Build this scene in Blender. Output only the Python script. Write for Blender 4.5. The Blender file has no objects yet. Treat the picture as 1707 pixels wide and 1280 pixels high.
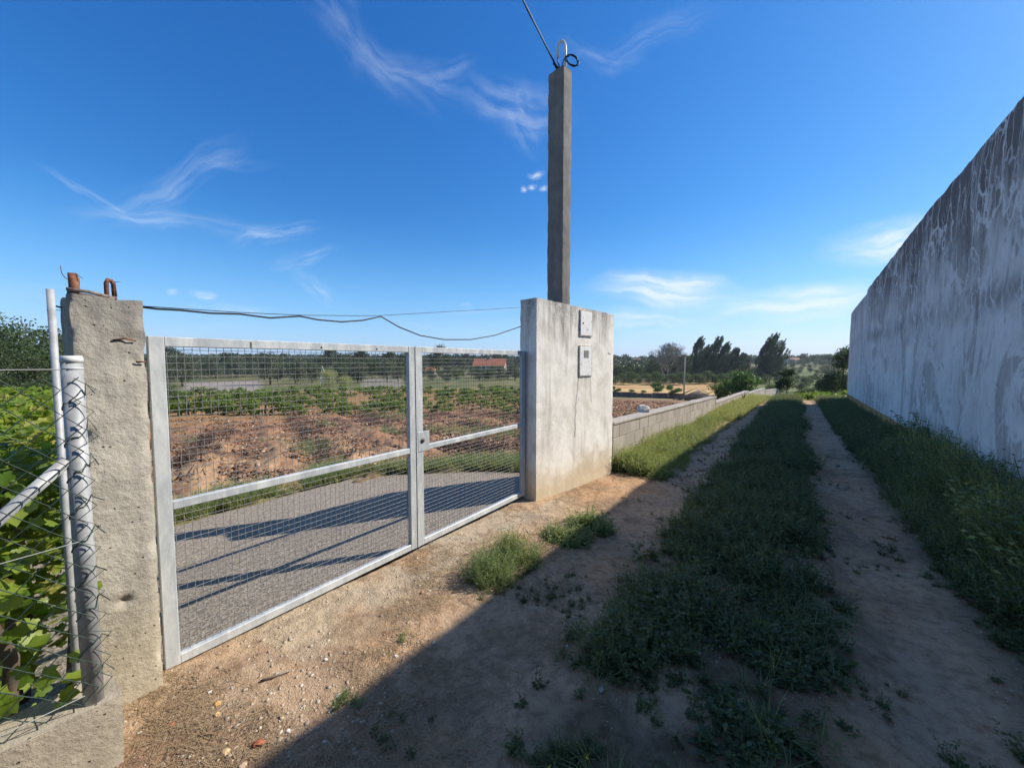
import bpy, math, random
import numpy as np
from mathutils import Vector, Matrix
from mathutils import noise as mnoise
random.seed(7)
RAD = math.radians
S = bpy.context.scene
COL = S.collection

# ------------------------------------------------------------------ camera
H = 1.6
cam_d = bpy.data.cameras.new('camera')
cam_d.sensor_width = 36.0
cam_d.lens = 36.0 * 640.0 / 1707.0
cam_d.clip_start = 0.05
cam_d.clip_end = 9000
cam = bpy.data.objects.new('camera', cam_d)
COL.objects.link(cam)
YAW, PITCH = RAD(36.51), RAD(3.31)
cam.location = (0, 0, H)
cam.rotation_euler = (RAD(90) - PITCH, 0, YAW)
S.camera = cam
FW = np.array([-math.sin(YAW) * math.cos(PITCH), math.cos(YAW) * math.cos(PITCH), -math.sin(PITCH)])
RT = np.array([math.cos(YAW), math.sin(YAW), 0.0])
UP = np.cross(RT, FW)
def ray(u, v):
    return FW + (u - 853.5) / 640. * RT - (v - 640.) / 640. * UP

# ------------------------------------------------------------------ light, sky, exposure
SUN_EL, SUN_AZ = RAD(38.5), RAD(38.7)
sd = bpy.data.lights.new('sun', 'SUN')
sd.energy = 4.4
sd.angle = RAD(0.55)
sd.color = (1.0, 0.93, 0.82)
sun = bpy.data.objects.new('sun', sd)
COL.objects.link(sun)
sv = Vector((math.sin(SUN_AZ) * math.cos(SUN_EL), math.cos(SUN_AZ) * math.cos(SUN_EL), math.sin(SUN_EL)))
sun.rotation_euler = sv.to_track_quat('Z', 'Y').to_euler()
sun.location = (20, 25, 30)
S.view_settings.view_transform = 'Standard'
S.view_settings.look = 'None'
S.view_settings.gamma = 1
S.view_settings.use_curve_mapping = False
S.view_settings.exposure = 0.65
S.cycles.max_bounces = 6
S.cycles.transparent_max_bounces = 6
S.cycles.volume_bounces = 0

def azel(u, v):
    r = ray(u, v); r = r / np.linalg.norm(r)
    return math.atan2(r[0], r[1]), math.asin(r[2])

W = bpy.data.worlds.new('World')
S.world = W
W.use_nodes = True
wn = W.node_tree
for n in list(wn.nodes): wn.nodes.remove(n)
def wnode(t, **k):
    n = wn.nodes.new(t)
    for a, b in k.items(): setattr(n, a, b)
    return n
def wl(a, b): wn.links.new(a, b)
sky = wnode('ShaderNodeTexSky', sky_type='NISHITA', sun_disc=False)
sky.sun_elevation = SUN_EL; sky.sun_rotation = SUN_AZ
sky.air_density = 1.0; sky.dust_density = 0.35; sky.ozone_density = 2.2; sky.altitude = 100
hs = wnode('ShaderNodeHueSaturation'); hs.inputs['Saturation'].default_value = 1.22
wl(sky.outputs[0], hs.inputs['Color'])
tc = wnode('ShaderNodeTexCoord')
sx = wnode('ShaderNodeSeparateXYZ'); wl(tc.outputs['Generated'], sx.inputs[0])
def wm(op, a, b=None, clamp=False):
    n = wnode('ShaderNodeMath', operation=op); n.use_clamp = clamp
    for i, q in enumerate((a, b)):
        if q is None: continue
        if isinstance(q, (int, float)): n.inputs[i].default_value = q
        else: wl(q, n.inputs[i])
    return n.outputs[0]
az = wm('ARCTAN2', sx.outputs[0], sx.outputs[1])
el = wm('ARCSINE', sx.outputs[2])
cb = wnode('ShaderNodeCombineXYZ'); wl(az, cb.inputs[0]); wl(el, cb.inputs[1])
# warp for wispy edges
nz = wnode('ShaderNodeTexNoise'); nz.inputs['Scale'].default_value = 7; nz.inputs['Detail'].default_value = 4; nz.inputs['Roughness'].default_value = .5
wl(cb.outputs[0], nz.inputs['Vector'])
s1 = wnode('ShaderNodeVectorMath', operation='SUBTRACT'); wl(nz.outputs['Color'], s1.inputs[0]); s1.inputs[1].default_value = (.5, .5, .5)
s2 = wnode('ShaderNodeVectorMath', operation='SCALE'); wl(s1.outputs[0], s2.inputs[0]); s2.inputs['Scale'].default_value = .075
wv = wnode('ShaderNodeVectorMath', operation='ADD'); wl(cb.outputs[0], wv.inputs[0]); wl(s2.outputs[0], wv.inputs[1])
def patch(u, v, L, Wd, ang, st, soft=1.0):
    a0, e0 = azel(u, v)
    c, s = math.cos(RAD(ang)), math.sin(RAD(ang))
    a1, e1 = azel(u + c * L, v + s * L)
    a2, e2 = azel(u - s * Wd, v + c * Wd)
    ln = math.hypot(a1 - a0, e1 - e0); wd = math.hypot(a2 - a0, e2 - e0)
    th = math.atan2(e1 - e0, a1 - a0)
    mp = wnode('ShaderNodeMapping', vector_type='TEXTURE')
    mp.inputs['Location'].default_value = (a0, e0, 0)
    mp.inputs['Rotation'].default_value = (0, 0, th)
    mp.inputs['Scale'].default_value = (ln, wd, 1)
    wl(wv.outputs[0], mp.inputs[0])
    # streaks along the patch's own axis
    ns = wnode('ShaderNodeTexNoise'); ns.inputs['Scale'].default_value = 1.3; ns.inputs['Detail'].default_value = 6; ns.inputs['Roughness'].default_value = .55
    ns.inputs['Distortion'].default_value = .25
    mq = wnode('ShaderNodeMapping'); mq.inputs['Scale'].default_value = (.8, 1.3, 1); mq.inputs['Location'].default_value = (u * .01, v * .01, 0)
    wl(mp.outputs[0], mq.inputs[0]); wl(mq.outputs[0], ns.inputs['Vector'])
    le = wnode('ShaderNodeVectorMath', operation='LENGTH'); wl(mp.outputs[0], le.inputs[0])
    mr = wnode('ShaderNodeMapRange', interpolation_type='SMOOTHSTEP')
    wl(le.outputs['Value'], mr.inputs[0])
    mr.inputs[1].default_value = 1.7; mr.inputs[2].default_value = 0.0
    mr.inputs[3].default_value = 0; mr.inputs[4].default_value = st if st > .65 else st * .8
    nr = wnode('ShaderNodeMapRange', interpolation_type='SMOOTHSTEP'); wl(ns.outputs[0], nr.inputs[0])
    nr.inputs[1].default_value = .28; nr.inputs[2].default_value = .80; nr.inputs[3].default_value = .3 if st > .65 else 0.0; nr.inputs[4].default_value = 1.25
    return wm('MULTIPLY', mr.outputs[0], nr.outputs[0])
PATCH = [
 (300,305,105,24,-33,.42),(380,278,60,10,-8,.2),(152,332,75,6,27,.42),(245,368,75,13,3,.42),(350,378,95,14,8,.24),(458,390,55,13,-14,.6),
 (512,432,42,12,-18,.42),(520,482,34,13,42,.5),(575,45,70,26,58,.24),(625,105,100,20,38,.28),(700,130,75,22,15,.24),
 (745,120,40,18,-20,.28),(860,172,70,32,12,.55),(880,205,40,20,60,.3),(1112,487,100,22,4,1.9),(1065,530,110,13,2,1.0),
 (1340,508,140,22,-6,1.6),(1480,405,90,30,-6,1.5),(1230,562,260,18,0,.6),(896,286,9,5,-10,1.0),(877,310,5,5,0,1.0),(889,306,5,5,0,1.0),(906,312,7,5,0,1.0),
 (392,519,60,6,2,.6),(341,496,18,6,8,.9),(284,490,12,4,5,.7),(795,518,60,5,-4,.4),(775,507,12,3,0,.6),(790,545,130,12,0,.25),
 (1085,60,95,20,-28,.26),(1000,95,60,16,10,.2),(330,545,90,7,0,.25),(60,490,120,22,0,.14),(1180,580,200,10,0,.3)]
acc = None
for p in PATCH:
    o = patch(*p)
    acc = o if acc is None else wm('ADD', acc, o)
# unseen cirrus added beyond the frame as neutral fill light for the shade
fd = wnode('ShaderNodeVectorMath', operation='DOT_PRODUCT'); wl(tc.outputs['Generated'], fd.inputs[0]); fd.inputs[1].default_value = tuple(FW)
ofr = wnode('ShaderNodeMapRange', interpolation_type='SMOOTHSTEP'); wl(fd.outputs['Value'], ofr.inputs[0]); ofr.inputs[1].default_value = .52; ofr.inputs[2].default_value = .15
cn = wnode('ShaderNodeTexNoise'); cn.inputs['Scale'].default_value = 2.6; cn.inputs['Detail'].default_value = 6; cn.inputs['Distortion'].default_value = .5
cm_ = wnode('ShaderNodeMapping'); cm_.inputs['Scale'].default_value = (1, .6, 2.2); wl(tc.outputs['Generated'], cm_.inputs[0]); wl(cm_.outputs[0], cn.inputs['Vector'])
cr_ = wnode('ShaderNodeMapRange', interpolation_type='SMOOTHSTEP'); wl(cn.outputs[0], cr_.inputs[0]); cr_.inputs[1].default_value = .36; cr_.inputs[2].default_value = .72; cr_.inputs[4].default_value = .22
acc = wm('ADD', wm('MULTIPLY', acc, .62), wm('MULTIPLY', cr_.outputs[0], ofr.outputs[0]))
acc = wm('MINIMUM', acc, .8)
hz = wnode('ShaderNodeMapRange', interpolation_type='SMOOTHSTEP'); wl(el, hz.inputs[0])
hz.inputs[1].default_value = RAD(20); hz.inputs[2].default_value = RAD(-3); hz.inputs[3].default_value = 0; hz.inputs[4].default_value = .47
mxh = wnode('ShaderNodeMix', data_type='RGBA'); wl(hz.outputs[0], mxh.inputs['Factor']); wl(hs.outputs[0], mxh.inputs[6]); mxh.inputs[7].default_value = (4.6, 6.4, 8.4, 1)
spc = wnode('ShaderNodeSeparateColor'); wl(mxh.outputs[2], spc.inputs[0])
cmc = wnode('ShaderNodeCombineColor'); KS = .1244
for i_, (g_, p_) in enumerate(((.95, 1.42), (.97, 1.0), (1.20, .80))):
    wl(wm('MULTIPLY', wm('POWER', wm('MULTIPLY', spc.outputs[i_], KS), p_), g_ / KS), cmc.inputs[i_])
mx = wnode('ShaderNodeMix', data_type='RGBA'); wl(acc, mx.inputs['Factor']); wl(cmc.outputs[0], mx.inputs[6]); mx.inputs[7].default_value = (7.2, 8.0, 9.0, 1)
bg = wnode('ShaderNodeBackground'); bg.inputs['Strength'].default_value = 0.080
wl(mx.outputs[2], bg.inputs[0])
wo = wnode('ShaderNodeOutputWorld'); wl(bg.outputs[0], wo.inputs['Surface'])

# ------------------------------------------------------------------ helpers
def tag(o, label=None, cat=None, group=None, kind=None):
    if label: o['label'] = label
    if cat: o['category'] = cat
    if group: o['group'] = group
    if kind: o['kind'] = kind
    return o
def empty(name, loc=(0, 0, 0), rz=0):
    o = bpy.data.objects.new(name, None); COL.objects.link(o)
    o.location = loc; o.rotation_euler = (0, 0, rz); o.empty_display_size = .1
    return o
def link(name, me, parent=None, loc=None, rot=None):
    o = bpy.data.objects.new(name, me); COL.objects.link(o)
    if parent: o.parent = parent
    if loc is not None: o.location = loc
    if rot is not None: o.rotation_euler = rot
    return o
def npmesh(name, V, Fc, mat, smooth=False, attrs=None):
    """V (n,3); Fc (m,3) or (m,4)"""
    V = np.asarray(V, np.float32); Fc = np.asarray(Fc, np.int32)
    me = bpy.data.meshes.new(name)
    k = Fc.shape[1]
    me.vertices.add(len(V)); me.vertices.foreach_set('co', V.ravel())
    me.loops.add(Fc.size); me.loops.foreach_set('vertex_index', Fc.ravel())
    me.polygons.add(len(Fc)); me.polygons.foreach_set('loop_start', np.arange(0, Fc.size, k, dtype=np.int32))
    me.polygons.foreach_set('loop_total', np.full(len(Fc), k, np.int32))
    if smooth: me.polygons.foreach_set('use_smooth', np.ones(len(Fc), bool))
    for an, (tp, arr) in (attrs or {}).items():
        at = me.attributes.new(an, tp, 'POINT')
        at.data.foreach_set('value' if tp == 'FLOAT' else 'color', np.asarray(arr, np.float32).ravel())
    me.update(calc_edges=True)
    if mat: me.materials.append(mat)
    return me
class MB:
    def __init__(s): s.v = []; s.f = []
    def add(s, vs, fs):
        b = len(s.v); s.v += [tuple(q) for q in vs]; s.f += [tuple(b + i for i in f) for f in fs]
    def box(s, x0, x1, y0, y1, z0, z1, M=None, bev=0.0):
        if bev > 0:
            b = bev; vs = []
            for zz, ins in ((z0, b), (z0 + b, 0), (z1 - b, 0), (z1, b)):
                xa, xb, ya, yb = x0 + ins, x1 - ins, y0 + ins, y1 - ins
                c = 0 if ins else b
                vs += [(xa + c, ya, zz), (xb - c, ya, zz), (xb, ya + c, zz), (xb, yb - c, zz), (xb - c, yb, zz), (xa + c, yb, zz), (xa, yb - c, zz), (xa, ya + c, zz)] if not ins else \
                      [(xa + b * .3, ya, zz), (xb - b * .3, ya, zz), (xb, ya + b * .3, zz), (xb, yb - b * .3, zz), (xb - b * .3, yb, zz), (xa + b * .3, yb, zz), (xa, yb - b * .3, zz), (xa, ya + b * .3, zz)]
            fs = []
            for r in range(3):
                for i in range(8):
                    j = (i + 1) % 8; fs.append((r * 8 + i, r * 8 + j, r * 8 + 8 + j, r * 8 + 8 + i))
            fs.append(tuple(reversed(range(8)))); fs.append(tuple(range(24, 32)))
        else:
            vs = [(x0, y0, z0), (x1, y0, z0), (x1, y1, z0), (x0, y1, z0), (x0, y0, z1), (x1, y0, z1), (x1, y1, z1), (x0, y1, z1)]
            fs = [(3, 2, 1, 0), (4, 5, 6, 7), (0, 1, 5, 4), (1, 2, 6, 5), (2, 3, 7, 6), (3, 0, 4, 7)]
        if M is not None: vs = [tuple(M @ Vector(q)) for q in vs]
        s.add(vs, fs)
    def tube(s, pts, r, n=8, cap=True):
        pts = [Vector(p) for p in pts]
        rs = r if isinstance(r, (list, tuple)) else [r] * len(pts)
        t0 = (pts[1] - pts[0]).normalized()
        ref = Vector((0, 0, 1)) if abs(t0.z) < .9 else Vector((1, 0, 0))
        a = t0.cross(ref).normalized(); vs = []
        for i, p in enumerate(pts):
            if i == 0: t = pts[1] - pts[0]
            elif i == len(pts) - 1: t = pts[-1] - pts[-2]
            else: t = (pts[i + 1] - pts[i]).normalized() + (pts[i] - pts[i - 1]).normalized()
            if t.length < 1e-9: t = t0
            t.normalize(); a = (a - t * a.dot(t))
            if a.length < 1e-6: a = t.orthogonal()
            a.normalize(); b = t.cross(a)
            for k in range(n):
                an = 2 * math.pi * k / n
                vs.append(p + (a * math.cos(an) + b * math.sin(an)) * rs[i])
        fs = []
        for i in range(len(pts) - 1):
            for k in range(n):
                j = (k + 1) % n; fs.append((i * n + k, i * n + j, (i + 1) * n + j, (i + 1) * n + k))
        if cap:
            fs.append(tuple(reversed(range(n)))); fs.append(tuple(range((len(pts) - 1) * n, len(pts) * n)))
        s.add(vs, fs)
    def mesh(s, name, mat, smooth=False):
        me = bpy.data.meshes.new(name); me.from_pydata(s.v, [], s.f)
        if smooth: me.polygons.foreach_set('use_smooth', [True] * len(me.polygons))
        if mat: me.materials.append(mat)
        me.update(); return me
    def build(s, name, mat, parent=None, smooth=False, loc=None):
        return link(name, s.mesh(name, mat, smooth), parent, loc)
def dup(root, loc=None, rz=None, sc=None, label=None, group=None):
    r = root.copy(); COL.objects.link(r)
    if loc is not None: r.location = loc
    if rz is not None: r.rotation_euler = (root.rotation_euler[0], root.rotation_euler[1], rz)
    if sc is not None: r.scale = sc
    if label: r['label'] = label
    if group: r['group'] = group
    for c in root.children:
        d = c.copy(); COL.objects.link(d); d.parent = r
        for g in c.children:
            e = g.copy(); COL.objects.link(e); e.parent = d
    return r
# numpy value noise
def _h(ix, iy, sd):
    n = (ix.astype(np.int64) * 374761393 + iy.astype(np.int64) * 668265263 + sd * 1442695041) & 0x7fffffff
    n = (n ^ (n >> 13)) * 1274126177 & 0x7fffffff
    return ((n ^ (n >> 16)) & 0xffff) / 65535.0
def vno(x, y, sd=0):
    ix, iy = np.floor(x), np.floor(y); fx, fy = x - ix, y - iy
    fx = fx * fx * (3 - 2 * fx); fy = fy * fy * (3 - 2 * fy)
    a = _h(ix, iy, sd); b = _h(ix + 1, iy, sd); c = _h(ix, iy + 1, sd); d = _h(ix + 1, iy + 1, sd)
    return (a * (1 - fx) + b * fx) * (1 - fy) + (c * (1 - fx) + d * fx) * fy
def fbm(x, y, sd=0, oc=4):
    s = 0; a = .5; t = 0
    for i in range(oc):
        s = s + a * vno(x, y, sd + i * 17); t += a; a *= .5; x = x * 2.03 + 3.1; y = y * 2.03 + 7.7
    return s / t
def sst(a, b, x):
    t = np.clip((x - a) / (b - a), 0, 1); return t * t * (3 - 2 * t)

# ------------------------------------------------------------------ materials
class G:
    def __init__(s, name, rough=.8, spec=.3):
        s.m = bpy.data.materials.new(name); s.m.use_nodes = True
        s.t = s.m.node_tree; s.b = s.t.nodes['Principled BSDF']
        s.b.inputs['Roughness'].default_value = rough
        s.b.inputs['Specular IOR Level'].default_value = spec
        s.co = None
    def n(s, t, **k):
        q = s.t.nodes.new(t)
        for a, b in k.items(): setattr(q, a, b)
        return q
    def L(s, a, b):
        if isinstance(a, (int, float, tuple)): b.default_value = a
        else: s.t.links.new(a, b)
    def obj(s, scale=(1, 1, 1), loc=(0, 0, 0)):
        c = s.n('ShaderNodeTexCoord'); m = s.n('ShaderNodeMapping'); m.inputs['Scale'].default_value = scale; m.inputs['Location'].default_value = loc
        s.L(c.outputs['Object'], m.inputs[0]); return m.outputs[0]
    def noise(s, sc, det=4, ro=.55, vec=None, dist=0):
        q = s.n('ShaderNodeTexNoise'); q.inputs['Scale'].default_value = sc; q.inputs['Detail'].default_value = det; q.inputs['Roughness'].default_value = ro; q.inputs['Distortion'].default_value = dist
        s.L(vec if vec is not None else s.obj(), q.inputs['Vector']); return q.outputs[0]
    def vor(s, sc, vec=None, feat='F1', rnd=1):
        q = s.n('ShaderNodeTexVoronoi', feature=feat); q.inputs['Scale'].default_value = sc; q.inputs['Randomness'].default_value = rnd
        s.L(vec if vec is not None else s.obj(), q.inputs['Vector']); return q
    def ramp(s, f, a, b, c=0., d=1., sm=True):
        q = s.n('ShaderNodeMapRange', interpolation_type='SMOOTHSTEP' if sm else 'LINEAR')
        s.L(f, q.inputs[0]); q.inputs[1].default_value = a; q.inputs[2].default_value = b; q.inputs[3].default_value = c; q.inputs[4].default_value = d
        return q.outputs[0]
    def mix(s, f, a, b, mode='MIX'):
        q = s.n('ShaderNodeMix', data_type='RGBA', blend_type=mode)
        s.L(f, q.inputs['Factor'])
        for v, i in ((a, 6), (b, 7)):
            if isinstance(v, tuple): q.inputs[i].default_value = (*v[:3], 1)
            else: s.L(v, q.inputs[i])
        return q.outputs[2]
    def math(s, op, a, b=0.):
        q = s.n('ShaderNodeMath', operation=op); s.L(a, q.inputs[0]); s.L(b, q.inputs[1]); return q.outputs[0]
    def attr(s, nm, out='Fac'):
        q = s.n('ShaderNodeAttribute'); q.attribute_name = nm; return q.outputs[out]
    def col(s, c):
        if isinstance(c, tuple): s.b.inputs['Base Color'].default_value = (*c[:3], 1)
        else: s.L(c, s.b.inputs['Base Color'])
        return s
    def bump(s, h, st=.5, di=.01):
        q = s.n('ShaderNodeBump'); q.inputs['Strength'].default_value = st; q.inputs['Distance'].default_value = di
        s.L(h, q.inputs['Height'])
        if s.b.inputs['Normal'].links: s.L(s.b.inputs['Normal'].links[0].from_socket, q.inputs['Normal'])
        s.L(q.outputs[0], s.b.inputs['Normal']); return s

def m_flat(name, c, rough=.7, spec=.3, metal=0, var=.0, sc=20):
    g = G(name, rough, spec); g.b.inputs['Metallic'].default_value = metal
    if var:
        k = g.noise(sc, 5, .6)
        g.col(g.mix(g.ramp(k, .3, .7), tuple(q * (1 - var) for q in c), tuple(min(1, q * (1 + var)) for q in c)))
    else: g.col(c)
    return g.m
def m_leaf(name, c1, c2, trans=.35, rough=.55, dead=None):
    g = G(name, rough, .35)
    r = g.attr('rnd')
    c = g.mix(r, c1, c2)
    if dead: c = g.mix(g.ramp(r, .93, .96), c, dead)
    g.col(c)
    tr = g.n('ShaderNodeBsdfTranslucent')
    cc = g.mix(.5, c, (c2[0] * 1.9, c2[1] * 1.9, c2[2] * .6)); g.L(cc, tr.inputs[0])
    ms = g.n('ShaderNodeMixShader'); ms.inputs[0].default_value = trans
    out = g.t.nodes['Material Output']
    g.L(g.b.outputs[0], ms.inputs[1]); g.L(tr.outputs[0], ms.inputs[2]); g.L(ms.outputs[0], out.inputs['Surface'])
    return g.m

# ground: colour of the soil itself comes from vertex regions, grain from noise
def m_soil(name, fine=1.0, peb=.5):
    g = G(name, .95, .15)
    base = g.attr('col', 'Color')
    geo = g.n('ShaderNodeNewGeometry').outputs['Position']
    n1 = g.noise(1.3, 6, .65, geo); n2 = g.noise(14 * fine, 6, .7, geo); n3 = g.noise(90 * fine, 3, .7, geo)
    c = g.mix(g.ramp(n1, .3, .7), base, g.mix(1., base, (1.22, 1.15, 1.05), 'MULTIPLY'))
    c = g.mix(g.ramp(n2, .40, .72), c, g.mix(1., c, (.60, .55, .52), 'MULTIPLY'))
    c = g.mix(g.ramp(n3, .5, .8, 0, .5), c, g.mix(1., c, (1.5, 1.5, 1.5), 'MULTIPLY'))
    v = g.vor(55 * fine, geo)
    sp = g.ramp(v.outputs['Distance'], .16, .07)
    keep = g.ramp(g.n('ShaderNodeSeparateColor') and v.outputs['Color'], .62, .66)
    f = g.math('MULTIPLY', g.math('MULTIPLY', sp, keep), peb)
    c = g.mix(f, c, (.5, .44, .36))
    g.col(c)
    g.bump(n2, .9, .03); g.bump(n3, .9, .01); g.bump(sp, .6, .006)
    return g.m
MS = {}
MS['lane'] = m_soil('lane_dirt'); MS['field'] = m_soil('field_soil', .8, .25)

def m_asphalt():
    g = G('old_asphalt', .9, .25)
    geo = g.n('ShaderNodeNewGeometry').outputs['Position']
    v = g.vor(75, geo); n = g.noise(2.2, 6, .65, geo); n2 = g.noise(40, 4, .7, geo)
    c = g.mix(g.ramp(v.outputs['Color'], 0, 1), (.15, .125, .095), (.43, .36, .28))
    c = g.mix(g.ramp(n, .35, .7), c, g.mix(.5, c, (.24, .20, .16)))
    c = g.mix(g.ramp(n2, .5, .75, 0, .6), c, (.10, .09, .08))
    g.col(c); g.bump(v.outputs['Distance'], .7, .006); g.bump(n2, .5, .01)
    return g.m
MS['asphalt'] = m_asphalt()

def m_oldconcrete(name, c, dark, warm, topz, lowz=0, pits=1.0, moss=0.0):
    """board-cast concrete: pits, aggregate, dark weathering near its top edge, warm soil stain near its foot"""
    g = G(name, .9, .2)
    o = g.obj(); sep = g.n('ShaderNodeSeparateXYZ'); g.L(o, sep.inputs[0]); z = sep.outputs[2]
    nb = g.noise(5, 6, .65, o); nf = g.noise(45, 5, .7, o); st = g.noise(9, 5, .65, g.obj((1, 1, .16)))
    c1 = g.mix(g.ramp(nb, .3, .7), tuple(q * .78 for q in c), tuple(q * 1.12 for q in c))
    c1 = g.mix(g.ramp(st, .45, .75, 0, .55), c1, dark)
    c1 = g.mix(g.ramp(nf, .5, .8, 0, .45), c1, tuple(q * .55 for q in c))
    zt = g.math('ADD', z, g.math('MULTIPLY', g.math('SUBTRACT', st, .5), 1.3))
    zt2 = g.math('ADD', z, g.math('MULTIPLY', g.math('SUBTRACT', nb, .5), .5))
    c1 = g.mix(g.ramp(zt, topz - .75, topz, 0, .85), c1, dark)
    c1 = g.mix(g.ramp(zt2, lowz + .75, lowz + .05, 0, .55), c1, warm)
    c1 = g.mix(g.ramp(g.noise(160, 3, .8, o), .55, .75, 0, .6), c1, tuple(q * .5 for q in c))
    v = g.vor(38, o); pk = g.math('MULTIPLY', g.ramp(v.outputs['Distance'], .2, .1), g.ramp(v.outputs['Color'], .72, .76))
    c1 = g.mix(g.math('MULTIPLY', pk, .8 * pits), c1, (.05, .045, .04))
    g.col(c1)
    g.bump(nf, .8, .008); g.bump(nb, .5, .02); g.bump(g.math('SUBTRACT', 1., pk), .8 * pits, .01)
    return g.m
MS['pillar_l'] = m_oldconcrete('rough_cast_concrete', (.46, .425, .355), (.22, .205, .185), (.43, .35, .22), 2.0)
MS['lowwall_l'] = m_oldconcrete('footing_concrete', (.40, .35, .27), (.25, .22, .17), (.30, .24, .15), 3, -1)
MS['pole'] = m_oldconcrete('post_concrete', (.235, .215, .19), (.10, .095, .09), (.2, .17, .14), 5.9, -2, .8)

def m_plaster():
    g = G('weathered_render', .88, .2)
    o = g.obj(); sep = g.n('ShaderNodeSeparateXYZ'); g.L(o, sep.inputs[0]); z = sep.outputs[2]
    nb = g.noise(2.6, 7, .68, o, .5); st = g.noise(6.5, 6, .7, g.obj((1, 1, .11)), .2); nf = g.noise(55, 4, .7, o); nm = g.noise(14, 6, .72, o, 1.2)
    c = g.mix(g.ramp(nb, .30, .60), (.66, .62, .54), (.86, .83, .755))
    c = g.mix(g.ramp(st, .50, .72, 0, .5), c, (.36, .33, .29))
    c = g.mix(g.ramp(nm, .58, .74, 0, .55), c, (.36, .33, .285))
    zt = g.math('ADD', z, g.math('MULTIPLY', g.math('SUBTRACT', st, .5), 1.9))
    c = g.mix(g.ramp(zt, 1.75, 2.65, 0, .85), c, (.17, .15, .13))
    fl = g.math('MULTIPLY', g.ramp(nm, .5, .42), g.ramp(z, 1.9, 2.25))
    c = g.mix(g.math('MULTIPLY', fl, .5), c, (.75, .72, .65))
    zl = g.math('ADD', z, g.math('MULTIPLY', g.math('SUBTRACT', nb, .5), .6))
    c = g.mix(g.ramp(zl, .5, .02, 0, .7), c, (.52, .40, .22))
    g.col(c); g.bump(nm, .3, .008); g.bump(nf, .3, .003); g.bump(nb, .3, .02)
    return g.m
MS['plaster'] = m_plaster()

def m_bigwall():
    g = G('streaked_old_render', .93, .15)
    o = g.obj(); sep = g.n('ShaderNodeSeparateXYZ'); g.L(o, sep.inputs[0]); z = sep.outputs[2]; y = sep.outputs[1]
    nb = g.noise(.75, 7, .62, o, .6); st = g.noise(2.2, 7, .72, g.obj((1, 1, .22)), .6); st2 = g.noise(9, 5, .7, g.obj((1, 1, .1)), .2)
    nm = g.noise(3.2, 7, .7, g.obj((1, 1, .5)), 1.2); nf = g.noise(60, 4, .7, o)
    nl = g.noise(.42, 8, .66, g.obj((1, 1, .8), (7, 2, 3)), 1.6)
    c = g.mix(g.ramp(nb, .35, .65), (.62, .60, .57), (.80, .785, .75))
    c = g.mix(g.ramp(nl, .52, .56, 0, .75), c, g.mix(g.ramp(nm, .4, .6), (.44, .41, .38), (.31, .28, .255)))
    c = g.mix(g.ramp(nm, .54, .62, 0, .6), c, (.33, .295, .27))
    c = g.mix(g.ramp(st, .54, .72, 0, .4), c, (.26, .25, .24))
    c = g.mix(g.ramp(st2, .56, .7, 0, .3), c, (.62, .61, .59))
    # a smeared band of stain at mid height
    bd = g.math('ABSOLUTE', g.math('SUBTRACT', g.math('ADD', z, g.math('MULTIPLY', nm, .7)), 2.75))
    c = g.mix(g.math('MULTIPLY', g.ramp(bd, .35, .0, 0, .7), g.ramp(nb, .35, .55)), c, (.20, .185, .175))
    zt = g.math('ADD', z, g.math('ADD', g.math('MULTIPLY', g.math('SUBTRACT', st, .5), 3.0), g.math('MULTIPLY', g.math('SUBTRACT', st2, .5), 1.2)))
    c = g.mix(g.ramp(zt, 2.5, 4.2, 0, .92), c, (.135, .12, .11))
    # pale wandering repair lines
    dv = g.n('ShaderNodeVectorMath', operation='ADD')
    nn = g.n('ShaderNodeTexNoise'); nn.inputs['Scale'].default_value = 2.3; nn.inputs['Detail'].default_value = 5; g.L(o, nn.inputs['Vector'])
    sc = g.n('ShaderNodeVectorMath', operation='SCALE'); sc.inputs['Scale'].default_value = .55; g.L(nn.outputs['Color'], sc.inputs[0])
    g.L(g.obj((1, 1.5, .42)), dv.inputs[0]); g.L(sc.outputs[0], dv.inputs[1])
    ve = g.vor(1.6, dv.outputs[0], 'DISTANCE_TO_EDGE'); ve2 = g.vor(3.6, dv.outputs[0], 'DISTANCE_TO_EDGE')
    ln = g.math('MULTIPLY', g.ramp(ve.outputs['Distance'], .05, .012), g.ramp(g.noise(1.1, 3, .5, o), .34, .50))
    ln2 = g.math('MULTIPLY', g.ramp(ve2.outputs['Distance'], .08, .015), g.ramp(g.noise(1.9, 3, .5, g.obj((1, 1, 1), (5, 3, 1))), .40, .56))
    c = g.mix(g.math('MULTIPLY', ln, .85), c, (.74, .74, .73))
    c = g.mix(g.math('MULTIPLY', ln2, .7), c, (.64, .64, .63))
    # newer white coat on the last, lower stretch
    c = g.mix(g.ramp(g.math('ADD', y, g.math('MULTIPLY', g.math('SUBTRACT', nb, .5), 1.4)), 26.9, 28.2, 0, .6), c, g.mix(g.ramp(st, .45, .7), (.66, .67, .67), (.38, .37, .36)))
    g.col(c); g.bump(nm, .35, .02); g.bump(nf, .35, .004); g.bump(ln, .35, .008)
    return g.m
MS['bigwall'] = m_bigwall()
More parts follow.
